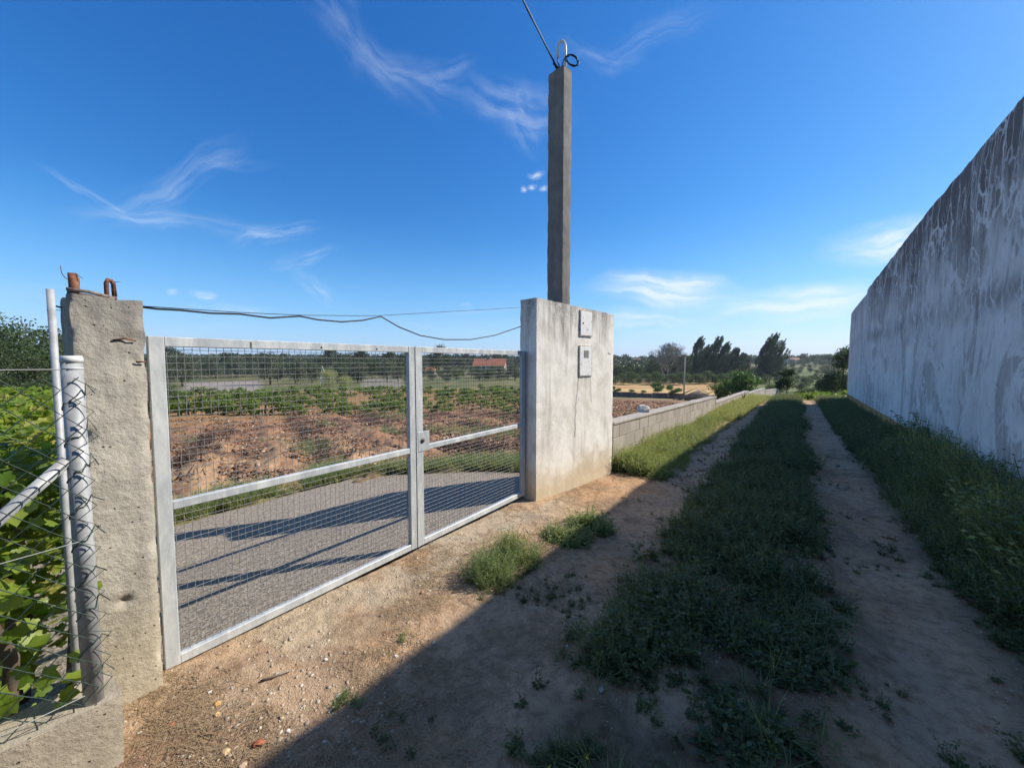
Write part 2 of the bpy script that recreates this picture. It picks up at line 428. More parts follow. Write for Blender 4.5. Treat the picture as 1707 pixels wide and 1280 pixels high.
def m_galv():
    g = G('galvanised_steel', .5, .5); g.b.inputs['Metallic'].default_value = .12
    n = g.noise(9, 6, .7, g.obj((1, 1, .3)), .5); n2 = g.noise(60, 3, .6)
    c = g.mix(g.ramp(n, .35, .7), (.40, .43, .445), (.60, .62, .61))
    c = g.mix(g.ramp(n2, .55, .8, 0, .4), c, (.25, .26, .26))
    c = g.mix(g.ramp(g.noise(5, 5, .7, g.obj((1, 1, 1), (3, 1, 4))), .64, .72, 0, .6), c, (.72, .72, .7))
    g.col(c); g.L(g.ramp(n, .3, .7, .4, .62), g.b.inputs['Roughness']); g.bump(n2, .15, .001)
    return g.m
MS['galv'] = m_galv()
MS['postgrey'] = m_flat('dull_grey_tube', (.27, .275, .28), .6, .4, .1, .25, 12)
MS['fencegrey'] = m_flat('weathered_grey_tube', (.36, .37, .375), .55, .4, .1, .22, 14)
MS['wire'] = m_flat('galvanised_wire', (.25, .25, .245), .6, .35, .1, .35, 30)
MS['green_wire'] = m_flat('dark_green_coated_wire', (.03, .055, .048), .6, .25, 0, .3, 40)
MS['pale_wire'] = m_flat('bare_tension_wire', (.4, .42, .38), .5, .5, .2)
MS['rust'] = m_flat('rusted_iron', (.17, .075, .045), .85, .3, .1, .5, 60)
MS['rustgrey'] = m_flat('grey_rusted_bar', (.19, .155, .13), .85, .3, .1, .4, 60)
MS['black'] = m_flat('black_cable', (.02, .02, .022), .5, .4)
MS['conduit'] = m_flat('pale_plastic_conduit', (.62, .63, .6), .45, .5, 0, .1)
MS['wood_grey'] = m_flat('grey_weathered_wood', (.2, .165, .13), .9, .2, 0, .4, 30)
MS['bark'] = m_flat('bark', (.11, .085, .065), .95, .1, 0, .4, 12)
MS['barkpale'] = m_flat('pale_bark', (.24, .2, .175), .95, .1, 0, .3, 12)
def m_door(name, c):
    g = G(name, .7, .3); n = g.noise(26, 6, .75, None, 1.2)
    g.col(g.mix(g.ramp(n, .56, .62), c, (.42, .41, .39))); g.bump(n, .5, .004); return g.m
MS['meter'] = m_door('flaking_white_paint', (.80, .79, .76))
MS['ochre'] = m_flat('ochre_painted_base', (.43, .245, .095), .9, .2, 0, .22, 3)
def m_block():
    g = G('concrete_block', .92, .15)
    o = g.obj(); r = g.n('ShaderNodeObjectInfo').outputs['Random']
    geo = g.n('ShaderNodeNewGeometry').outputs['Position']
    mp = g.n('ShaderNodeMapping'); mp.inputs['Scale'].default_value = (1, 1, .2); g.L(geo, mp.inputs[0])
    st = g.noise(7, 6, .7, mp.outputs[0]); n = g.noise(2.2, 5, .65, geo); f = g.noise(60, 4, .7, geo)
    c = g.mix(r, (.33, .295, .25), (.42, .375, .32))
    c = g.mix(g.ramp(st, .46, .72, 0, .5), c, (.17, .15, .13))
    c = g.mix(g.ramp(n, .5, .7, 0, .5), c, (.44, .39, .32))
    g.col(c); g.bump(f, .5, .004); g.bump(n, .3, .01)
    return g.m
MS['block'] = m_block()
MS['stone'] = m_flat('pale_stone', (.42, .38, .33), .9, .2, 0, .35, 30)
def m_pebble():
    g = G('pebbles', .9, .2); r = g.attr('rnd')
    c = g.mix(g.ramp(r, 0, .6, 0, 1, False), (.30, .23, .155), (.46, .385, .29)); c = g.mix(g.ramp(r, .88, .90), c, (.52, .47, .39)); c = g.mix(g.ramp(r, .975, .98), c, (.36, .17, .10))
    g.col(c); return g.m
MS['pebble'] = m_pebble()
def m_clod():
    g = G('soil_clods', .97, .1); r = g.attr('rnd')
    c = g.mix(g.ramp(r, 0, .8, 0, 1, False), (.11, .062, .04), (.30, .17, .10)); c = g.mix(g.ramp(r, .86, .9), c, (.47, .34, .23))
    g.col(c); return g.m
MS['clod'] = m_clod()
MS['straw'] = m_leaf('dry_straw', (.20, .13, .075), (.44, .33, .2), .15)
MS['weed'] = m_leaf('weed_leaf', (.045, .07, .028), (.17, .20, .095), .35, dead=(.24, .19, .10))
MS['grass'] = m_leaf('grass_blade', (.075, .125, .045), (.27, .32, .15), .35, dead=(.34, .28, .14))
MS['seed'] = m_leaf('seeding_weed', (.11, .16, .05), (.40, .40, .18), .4, dead=(.36, .3, .16))
MS['yellow'] = m_flat('yellow_petal', (.7, .5, .03), .6)
MS['vine'] = m_leaf('vine_leaf', (.06, .13, .014), (.26, .34, .05), .45, .45, dead=(.36, .33, .09))
MS['vine_row'] = m_leaf('vineyard_leaf', (.055, .105, .018), (.19, .26, .055), .4)
MS['olive'] = m_leaf('olive_leaf', (.05, .07, .045), (.13, .15, .105), .25)
MS['oak'] = m_leaf('oak_leaf', (.022, .042, .016), (.07, .10, .035), .25)
MS['poplar'] = m_leaf('poplar_leaf', (.02, .045, .025), (.07, .105, .055), .25)
MS['fig'] = m_leaf('fig_leaf', (.03, .075, .02), (.085, .15, .04), .35)
MS['bush'] = m_leaf('bush_leaf', (.03, .06, .02), (.09, .13, .05), .3)
MS['twig'] = m_flat('bare_twigs', (.24, .225, .18), .95, .1)
MS['darktwig'] = m_flat('old_vine_wood', (.075, .05, .04), .95, .1)

# ------------------------------------------------------------------ ground
DL = [0, 8, 12, 20, 50, 90, 188, 300, 600, 1200, 2300]
ZL = [-.1, -.38, -.58, -.95, -1.6, -2.05, -2.8, -2.6, 1, 13, 28]
DR = [0, 6, 10, 20, 40, 65, 110, 150, 200, 300, 450, 900, 2300]
ZR = [-.1, -.25, -.3, -1.0, -2.5, -4.2, -4.7, -4.5, -3.6, -1.0, 0.5, 4, 22]
def lane_z(y): return np.where(y < 24, -.012 * np.clip(y, -20, 24), -.288 - (y - 24) * .1)
def terrain(x, y):
    x = np.asarray(x, float); y = np.asarray(y, float)
    d = np.hypot(x, y); a = np.degrees(np.arctan2(x, y))
    w = sst(-38, -24, a) * (1 - sst(80, 120, a))
    F = np.interp(d, DL, ZL) * (1 - w) + np.interp(d, DR, ZR) * w
    F = F + sst(400, 1200, d) * (fbm(x / 420, y / 420, 5, 3) - .5) * 16 + sst(60, 200, d) * (fbm(x / 60, y / 60, 9, 3) - .5) * 1.0
    near = -.085 * np.clip(-x - 2.62, 0, 3.6) - .006 * np.clip(y, 0, 12)
    near = np.where(x > -2.62, -.012 * np.clip(y, -9, 12), near)
    k = sst(7.5, 13, d)
    F = near * (1 - k) + F * k
    Lz = lane_z(y)
    m = sst(-3.1, -2.45, x) * (1 - sst(3.0, 14.0, x)) * sst(5.2, 5.8, y) * (1 - sst(24, 30, y))
    m2 = sst(-6, -2.6, x) * (1 - sst(4, 14.0, x)) * sst(24, 30, y)
    F = F + (np.maximum(Lz, F) - F) * np.maximum(m, m2)
    return F
def tz(x, y): return float(terrain(np.array([x]), np.array([y]))[0])
def lane_surface(x, y):
    z = lane_z(y) * 1.0
    wob = .12 * (fbm(y * .35, x * 0 + 3, 4, 2) - .5)
    drift = .016 * y * 0.0
    xl = x - wob - drift
    r1 = np.exp(-((xl + 1.3) / .33) ** 2); r2 = np.exp(-((xl - .56) / .24) ** 2)
    z = z - .035 * r1 - .045 * r2 + .02 * np.exp(-((xl + .35) / .4) ** 2) + .03 * sst(.9, 1.7, x)
    nearm = 1 - sst(8, 18, y)
    z = z + (fbm(x * 1.6, y * 1.6, 1, 4) - .5) * .05 + (fbm(x * 9, y * 9, 2, 4) - .5) * .022 * nearm + (fbm(x * 30, y * 30, 8, 2) - .5) * .008 * nearm
    return z
def lz(x, y): return float(lane_surface(np.array([float(x)]), np.array([float(y)]))[0])

def w_r(a): return sst(-38, -24, a)
def rgba(c): return np.concatenate([c, np.ones(c.shape[:-1] + (1,))], -1)
def lerp(c, d, w): return c + (np.array(d) - c) * w[..., None]
# lane
ys = [-3.0]
while ys[-1] < 26.2:
    y = ys[-1]; ys.append(y + (.08 if y < 0.1 else .024 + .006 * max(0, y - 2)))
ys = np.array(ys); xs = np.arange(-2.62, 2.15, .026)
X, Y = np.meshgrid(xs, ys)
Z = lane_surface(X, Y)
edge = sst(25.4, 26.2, Y); Z = Z - edge * .15
Z = Z - .05 * (1 - sst(-2.62, -2.56, X)) * (Y > 5.5)
c = np.ones(X.shape + (3,)) * np.array([.45, .325, .215])
n1 = fbm(X * 1.1, Y * 1.1, 31, 4); n2 = fbm(X * 3, Y * 3, 37, 4)
c = lerp(c, (.44, .275, .16), sst(.5, .62, n1) * .65)
c = lerp(c, (.25, .18, .12), sst(.52, .66, n2) * .6)
ap = sst(-1.95, -2.25, X) * (1 - sst(3.6, 4.4, Y)) * sst(.35, .8, Y)
c = lerp(c, (.43, .36, .265), ap * sst(.35, .55, fbm(X * 2, Y * 2, 41, 3)) * .9)
litter = (1 - sst(.5, 1.1, Y)) * sst(-1.2, -1.8, X)
c = lerp(c, (.28, .185, .12), litter * sst(.4, .6, n2) * .9)
soil = np.exp(-((X + .32) / .55) ** 4) * sst(.35, .55, fbm(X * 2.2, Y * 2.2, 51, 3) + .12)
soil = np.maximum(soil, sst(.75, 1.1, X) * sst(2.2, 3.4, Y))
soil = np.maximum(soil, sst(-1.6, -1.85, X) * sst(5.6, 6.2, Y))
c = lerp(c, (.12, .10, .06), soil * .8)
idx = np.arange(X.size).reshape(X.shape)
Fq = np.stack([idx[:-1, :-1], idx[:-1, 1:], idx[1:, 1:], idx[1:, :-1]], -1).reshape(-1, 4)
me = npmesh('lane', np.stack([X, Y, Z], -1).reshape(-1, 3), Fq, MS['lane'], True, {'col': ('FLOAT_COLOR', rgba(c).reshape(-1, 4))})
tag(link('dirt_track', me), 'sandy dirt track with two wheel ruts running along the tall wall', kind='structure')

# driveway outline (outer edge)
DRV = np.array([(-5.6, -6), (-5.65, 0), (-5.75, 1.6), (-5.9, 2.8), (-5.6, 3.7), (-4.9, 4.5), (-3.9, 5.2), (-3.1, 5.5), (-2.7, 5.5)])
def drv_d(x, y):
    """positive inside the driveway"""
    yb = np.interp(x, [-5.9, -5.6, -4.9, -3.9, -3.1, -2.6], [2.7, 3.5, 4.15, 4.6, 4.85, 4.9])
    wv_ = .42 * (fbm(x * 1.3, y * 1.3, 61, 3) - .5)
    return np.minimum(x + 5.75, yb - y) + wv_
# polar field terrain
r = [1.2]
while r[-1] < 2300: r.append(r[-1] * (1.0 + (.011 if r[-1] < 30 else .022)) )
r = np.array(r)
a = np.concatenate([np.arange(-104, 12, .22), np.arange(12, 256, 3.0)]) ; a = np.append(a, 256.0)
A, R_ = np.meshgrid(np.radians(a), r)
X = R_ * np.sin(A); Y = R_ * np.cos(A)
Z = terrain(X, Y)
D = R_
deg = np.degrees(A)
plough = sst(5.7, 6.6, D) * (1 - sst(19, 22, D)) * sst(-86, -80, deg) * (1 - sst(-34, -30, deg))
plough = np.maximum(plough, sst(9, 11, D) * (1 - sst(50, 62, D)) * sst(-36, -33, deg) * (1 - sst(-14, -9, deg)) * sst(-2.3, -2.9, X))
fur = np.sin((X * .35 + Y * .94) * 2 * math.pi / 1.25 + 2 * fbm(X * .5, Y * .5, 3, 2))
nf = (1 - sst(30, 60, D))
Z = Z + plough * nf * (.05 * fur + (fbm(X * 2.2, Y * 2.2, 71, 4) - .5) * .26 + (fbm(X * 7, Y * 7, 73, 3) - .5) * .12)
Z = Z + (fbm(X * 3, Y * 3, 75, 4) - .5) * .05 * sst(5, 7, D)
inl = (X > -2.58) & (X < 2.3) & (Y > -3.3) & (Y < 25.8)
Z = np.where(inl, Z - .22, Z)
dv = drv_d(X, Y); ind = sst(.0, .25, dv) * (X < -2.4)
Z = Z - ind * .05
c = np.ones(X.shape + (3,)) * np.array([.27, .22, .11])
nA = fbm(X * .12, Y * .12, 81, 4); nB = fbm(X * .8, Y * .8, 83, 4); nC = fbm(X * .02, Y * .02, 85, 4)
c = lerp(c, (.12, .14, .055), sst(.42, .6, nA))
pc = lerp(np.ones(X.shape + (3,)) * np.array([.29, .165, .095]), (.15, .085, .055), sst(.42, .62, nB))
pc = lerp(pc, (.41, .265, .15), sst(.5, .66, fbm(X * .33, Y * .9, 87, 3)) * (1 - sst(10, 16, D)) * .9)
c = lerp(c, (0, 0, 0), plough) + pc * plough[..., None]
orange = sst(5.2, 6.2, D) * (1 - sst(8.2, 10.5, D)) * sst(-85, -80, deg) * (1 - sst(-50, -42, deg)) * sst(.40, .5, nB) * sst(-.7, -1.1, drv_d(X, Y))
c = lerp(c, (.48, .325, .19), orange * .7)
green = ((1 - sst(.25, .75, np.abs(dv + .25))) * (X < -2.7))
c = lerp(c, (.20, .18, .08), green * .8)
mid = sst(45, 48, D) * (1 - sst(84, 92, D)) * (1 - sst(-38, -30, deg))
c = lerp(c, (.105, .12, .05), mid * (.55 + .45 * sst(.4, .6, nB)))
grey = sst(50, 53, D) * (1 - sst(84, 90, D)) * np.maximum(sst(-77.5, -76.5, deg) * (1 - sst(-70.5, -69, deg)), .6 * sst(-58.5, -57.5, deg) * (1 - sst(-53, -51.5, deg)))
c = lerp(c, (.27, .245, .225), grey)
og = sst(42, 45, D) * (1 - sst(50, 52, D)) * sst(-82, -79, deg) * (1 - sst(-68, -64, deg))
c = lerp(c, (.45, .28, .13), og * .9)
vin = sst(18, 21, D) * (1 - sst(42, 46, D)) * (1 - sst(-36, -33, deg))
c = lerp(c, (.32, .18, .085), vin * .75)
dry = sst(68, 71, D) * (1 - sst(128, 134, D)) * sst(-26, -24, deg) * (1 - sst(-7, -5, deg))
dc = lerp(np.ones(X.shape + (3,)) * np.array([.50, .37, .16]), (.40, .24, .12), sst(.5, .6, fbm(X * .05, Y * .3, 91, 2)))
c = lerp(c, (0, 0, 0), dry) + dc * dry[..., None]
hill = sst(70, 90, D) * (1 - sst(260, 340, D)) * sst(-8, -5, deg)
c = lerp(c, (.12, .15, .055), hill * .9)
scrub = sst(84, 92, D) * (1 - w_r(deg)) * .85
c = lerp(c, (.085, .095, .045), scrub * sst(.3, .5, nA + .1))
c = lerp(c, (.07, .09, .035), sst(125, 140, D) * w_r(deg) * (1 - hill) * .8)
far = sst(350, 700, D)
c = lerp(c, (.055, .075, .035), far * sst(.38, .5, nC)); c = lerp(c, (.05, .065, .04), sst(900, 1500, D))
verge = sst(24, 27, Y) * (1 - sst(40, 46, Y)) * sst(-6, -3, X) * (1 - sst(8, 12, X))
c = lerp(c, (.16, .15, .07), verge * .8)
idx = np.arange(X.size).reshape(X.shape)
Fq = np.stack([idx[:-1, :-1], idx[1:, :-1], idx[1:, 1:], idx[:-1, 1:]], -1).reshape(-1, 4)
me = npmesh('field', np.stack([X, Y, Z], -1).reshape(-1, 3), Fq, MS['field'], True, {'col': ('FLOAT_COLOR', rgba(c).reshape(-1, 4))})
tag(link('field_terrain', me), 'ploughed reddish field, dry pasture and low hills out to the horizon', kind='structure')
# centre cap below the camera is covered by the track; driveway sheet
gx, gy = np.meshgrid(np.arange(-6.1, -2.585, .05), np.arange(-6, 5.8, .05))
DD = drv_d(gx, gy)
gzv = terrain(gx, gy) + .012 + (fbm(gx * 14, gy * 14, 93, 3) - .5) * .012 - sst(.1, -.1, DD) * .12
idx = np.arange(gx.size).reshape(gx.shape)
Fq = np.stack([idx[:-1, :-1], idx[:-1, 1:], idx[1:, 1:], idx[1:, :-1]], -1).reshape(-1, 4)
ok = (DD.reshape(-1)[Fq] > -.14).all(1)
me = npmesh('driveway', np.stack([gx, gy, gzv], -1).reshape(-1, 3), Fq[ok], MS['asphalt'], True)
tag(link('driveway', me), 'worn grey asphalt driveway behind the gate', kind='structure')

# ------------------------------------------------------------------ rough box for cast concrete
def rough_box(name, mat, L, Wd, z0, z1, parent=None, loc=(0, 0, 0), rz=0, res=.03, amp=.004, chip=.006, dents=(), topslope=0., seed=0):
    """L along local y (0..L), thickness Wd along local -x (0..-Wd)"""
    per = []
    nl, nw = max(2, int(L / res)), max(2, int(Wd / res)); cr = .006
    def side(p, q, n):
        for i in range(n): t = i / n; per.append((p[0] + (q[0] - p[0]) * t, p[1] + (q[1] - p[1]) * t))
    side((0, cr), (0, L - cr), nl); side((-cr, L), (-Wd + cr, L), nw); side((-Wd, L - cr), (-Wd, cr), nl); side((-Wd + cr, 0), (-cr, 0), nw)
    m = len(per); nzz = max(2, int((z1 - z0) / res)); vs = []
    for k in range(nzz + 1):
        z = z0 + (z1 - z0) * k / nzz
        for (x, y) in per:
            p = Vector((x * 1.0 + seed, y + 3.3, z))
            e = min(abs(x), abs(x + Wd)) + min(abs(y), abs(y - L))
            dx = (mnoise.noise(p * 6) * amp * 1.5 + mnoise.noise(p * 25) * amp)
            ch = max(0, mnoise.noise(p * 9 + Vector((9, 2, 5))) + .12) * chip * math.exp(-e / .012) * 2
            cxn = -1 if x > -Wd / 2 else 1; cyn = 1 if y < L / 2 else -1
            xx, yy, zz2 = x, y, z
            if abs(x) < 1e-5 or abs(x + Wd) < 1e-5: xx += dx
            else: yy += dx
            xx += cxn * ch; yy += cyn * ch
            if abs(x) < 1e-5:
                for (dy, dz, dr, dd) in dents:
                    q = math.hypot(y - dy, z - dz) / dr
                    if q < 1.5: xx -= dd * math.exp(-q * q * 1.5) * (1 + .6 * mnoise.noise(p * 40))
            if k >= nzz - 1:
                zz2 = zz2 - (mnoise.noise(p * 12) + .5) * chip * (1.2 if k == nzz else .8) - topslope * y
            vs.append((xx, yy, zz2))
    fs = []
    for k in range(nzz):
        for i in range(m):
            j = (i + 1) % m; fs.append((k * m + i, k * m + j, (k + 1) * m + j, (k + 1) * m + i))
    b = nzz * m
    vs.append((-Wd / 2, L / 2, z1 - topslope * L / 2)); ci = len(vs) - 1
    for i in range(m): fs.append((b + i, b + (i + 1) % m, ci))
    me = bpy.data.meshes.new(name); me.from_pydata(vs, [], fs); me.materials.append(mat)
    me.polygons.foreach_set('use_smooth', [True] * len(me.polygons))
    try: me.set_sharp_from_angle(angle=RAD(38))
    except Exception: pass
    me.update()
    return link(name, me, parent, loc, (0, 0, rz))

# left gate pillar
pl = empty('gate_pillar', (-2.45, .195, 0)); tag(pl, 'rough pitted concrete gate pillar with rusty irons on its top, left of the gate', 'pillar')
rough_box('shaft', MS['pillar_l'], .235, .25, -.15, 1.885, pl, res=.014, amp=.0024, chip=.012,
          dents=[(.115, .50, .022, .035), (.02, 1.27, .03, .03), (.17, 1.70, .02, .012), (.2, 1.71, .03, .01), (.2, 1.60, .02, .012), (.08, .95, .012, .008), (.06, 1.1, .01, .008), (.13, .33, .008, .01), (.18, .62, .01, .006)], seed=2)
for (y, z, ln, an) in ((.165, 1.705, .075, -.25), (.215, 1.60, .035, -.05)):
    mb = MB(); mb.tube([(0.003, y - ln / 2, z - an * -ln / 2), (0.006, y, z), (0.004, y + ln / 2, z + an * ln / 2)], .0042, 6); mb.build('exposed_rebar', MS['rust'], pl, True)
mb = MB(); mb.tube([(-.07, .03, 1.85), (-.07, .028, 1.98)], .0155, 10); mb.build('rusty_pipe_stub', MS['rust'], pl, True)
mb = MB(); mb.tube([(-.09, .038, 1.86), (-.085, .04, 1.965)], .009, 8); mb.build('rusty_rod', MS['rust'], pl, True)
mb = MB(); mb.tube([(-.08, .128, 1.86), (-.078, .128, 1.955), (-.08, .134, 1.972), (-.083, .145, 1.97), (-.086, .152, 1.955), (-.088, .154, 1.86)], .0085, 8); mb.build('bent_rusty_rod', MS['rust'], pl, True)
mb = MB(); mb.tube([(-.04, .005, 1.908), (-.05, .07, 1.905), (-.07, .158, 1.889)], .0075, 7); mb.build('loose_bar', MS['rustgrey'], pl, True)
mb = MB(); mb.tube([(-.09, .01, 1.90), (-.08, .09, 1.889), (-.06, .15, 1.885)], .008, 7); mb.build('loose_bar', MS['rustgrey'], pl, True)
mb = MB(); mb.tube([(-.06, .012, 1.95), (-.06, .004, 1.958), (-.065, -.003, 1.975), (-.06, -.006, 2.005)], .0017, 5); mb.tube([(-.06, .03, 1.981), (-.05, .055, 1.96)], .0015, 5)
mb.tube([(-.08, .152, 1.965), (-.075, .175, 1.968)], .0015, 5); mb.tube([(-.08, .158, 1.96), (-.078, .16, 1.9)], .002, 5); mb.build('tie_wire', MS['rustgrey'], pl, True)

# right gate pillar with meter doors
PRz = -math.atan2(.252, 1.696)
pr_ = empty('meter_pillar', (-2.414, 3.73, 0), PRz); tag(pr_, 'wide white rendered pillar with two meter doors, at the right end of the gate', 'pillar')
rough_box('body', MS['plaster'], 1.715, .26, -.25, 2.335, pr_, res=.03, amp=.0025, chip=.004, topslope=.028, seed=11)
def door(y0, y1, z0, z1, win=False, hole=False):
    mb = MB(); mb.box(.002, .018, y0, y1, z0, z1, bev=.003); d = mb.build('meter_door', MS['meter'], pr_)
    fr = MB()
    for q in ((y0 - .012, y1 + .012, z1 + .002, z1 + .012), (y0 - .012, y1 + .012, z0 - .012, z0 - .002), (y0 - .012, y0 - .003, z0 - .001, z1 + .001), (y1 + .003, y1 + .012, z0 - .001, z1 + .001)):
        fr.box(.001, .013, *q)
    fr.build('door_frame', MS['stone'], pr_)
    if win:
        mb = MB(); w0, w1 = y0 + (y1 - y0) * .33, y0 + (y1 - y0) * .72
        mb.box(.0185, .0215, w0, w1, z1 - .145, z1 - .05); mb.build('window', m_flat('meter_window', (.25, .25, .24), .4, .4), pr_)
    if hole:
        mb = MB(); mb.tube([(.018, y0 + .05, (z0 + z1) / 2), (.0225, y0 + .05, (z0 + z1) / 2)], .011, 10); mb.build('lock', MS['black'], pr_)
door(.855, 1.115, 1.945, 2.262, hole=True)
door(.845, 1.115, 1.415, 1.80, win=True)
# hairline cracks and a mortar bulge
ck = MB()
def crack(pts, w=.0022):
    ck.tube([(.0035, y, z) for y, z in pts], w, 4)
crack([(.84, 1.41), (.82, 1.25), (.79, 1.1), (.775, 1.02), (.79, .95), (.765, .86), (.775, .74), (.76, .62)])
crack([(1.12, 1.41), (1.13, 1.2), (1.145, 1.05)], .0015)
crack([(.79, 1.05), (.83, 1.08), (.85, 1.12)], .0015)
crack([(1.56, 1.73), (1.62, 1.71), (1.67, 1.74)], .003)
ck.build('crack', MS['postgrey'], pr_)

# concrete post standing on the pillar
cp = empty('concrete_post', (-2.414, 3.73, 0), PRz); tag(cp, 'tall square concrete service post rising from the meter pillar into the sky', 'post')
cp.location = (-2.414 + .48 * math.sin(-PRz), 3.73 + .48 * math.cos(-PRz), 0)
rough_box('shaft', MS['pole'], .17, .245, 2.29, 5.13, cp, loc=(-.003, 0, 0), res=.03, amp=.002, chip=.006, seed=5)
top = Vector((0, 0, 5.13))
Ri = Matrix.Rotation(-PRz, 3, 'Z')
RTv = Ri @ Vector(RT)      # camera right in the post's own axes, used as the hook's heading
def hp(b, s, z): return Vector((b[0], b[1], 0)) + RTv * s + Vector((0, 0, z))
base = (-.09, .095)
pts = [hp(base, .03, 5.05), hp(base, .03, 5.38)]
for k in range(1, 10):
    t = math.pi * k / 9; pts.append(hp(base, -.017 + .047 * math.cos(t), 5.40 + .095 * math.sin(t)))
pts.append(hp(base, -.064, 5.30))
mb = MB(); mb.tube(pts, .0165, 12); mb.build('conduit_hook', MS['conduit'], cp, True)
mb = MB(); mb.tube([hp(base, -.064, 5.31), hp(base, -.066, 5.26), hp(base, -.045, 5.2), hp(base, -.03, 5.13)], .0075, 7); mb.build('drop_cable', MS['black'], cp, True)
pts = []
for k in range(34):
    t = 2 * math.pi * k / 16 + 2.2; rr = .085 + .012 * math.sin(k * .9)
    pts.append(hp((-.02, .02), .10 + rr * math.cos(t) * 1.05, 5.19 + rr * math.sin(t) * .75 + .004 * math.sin(k * 2.1)) + Vector((.02 * math.sin(k * .4), 0, 0)))
pts = [hp(base, -.09, 5.20), hp(base, -.03, 5.15), hp((-.02, .02), -.0, 5.2)] + pts
mb = MB(); mb.tube(pts, .0068, 7); mb.build('cable_coil', MS['black'], cp, True)
mb = MB(); mb.tube([hp(base, -.115, 5.24), hp(base, -.06, 5.165)], [.014, .02], 8); mb.tube([hp(base, -.06, 5.165), hp(base, .0, 5.12)], .012, 8); mb.build('cable_clamp', MS['black'], cp, True)
# overhead cable
P0 = cp.matrix_basis @ hp(base, -.10, 5.23)
r0 = ray(872, 0); r0 = r0 / r0[0] * -2.52
P1 = Vector((r0[0], r0[1], H + r0[2])); dd = (P1 - P0).normalized()
pts = [P0 + dd * t + Vector((0, 0, -.0006 * t * (17 - t))) for t in (0, .3, .6, 1, 2, 4, 7, 10, 13, 17)]
mb = MB(); mb.tube(pts, .0085, 8)
q2 = [p + Vector((.008 * math.cos(i * 2.), 0, .008 * math.sin(i * 2.))) for i, p in enumerate(pts)]
mb.tube(q2, .006, 6)
tag(mb.build('overhead_cable', MS['black'], smooth=True), 'thick black twisted supply cable rising from the post top out of view', 'cable')
# cables strung between the pillars
def gp(u, v, x):
    q = ray(u, v); q = q / q[0] * x; return Vector((q[0], q[1], H + q[2]))
mb = MB(); A1, B1 = gp(237, 510, -2.56), gp(868, 512.5, -2.58); M1 = gp(520, 525, -2.57)
def sag(A, B, Mid, n=16):
    out = []
    for i in range(n + 1):
        t = i / n; u_ = (Mid - A * .25 - B * .25) * 2
        out.append(A * (1 - t) ** 2 + u_ * 2 * t * (1 - t) * .5 * 1.0 + u_ * t * (1 - t) * 0 + B * t * t + u_ * t * (1 - t) * 1.0)
    return out
cab = [gp(*q, -2.56) for q in ((230, 511), (262, 515), (300, 517), (350, 522), (400, 523.5), (450, 530), (500, 527), (530, 533), (570, 536.5), (605, 534), (635, 527.5), (665, 545), (700, 559), (740, 566), (785, 566), (825, 559), (869, 544))]
mb.tube(cab, .0052, 7); tag(mb.build('power_cable', MS['black'], smooth=True), 'thicker black cable drooping in loops between the two gate pillars', 'cable')
mb = MB(); wir = [gp(*q, -2.555) for q in ((230, 510), (300, 514.5), (400, 521), (500, 525.5), (600, 526.5), (635, 526), (740, 520), (869, 512.5))]
mb.tube(wir, .0021, 5); tag(mb.build('support_wire', MS['black'], smooth=True), 'thin taut wire running just above the drooping cable between the pillars', 'wire')

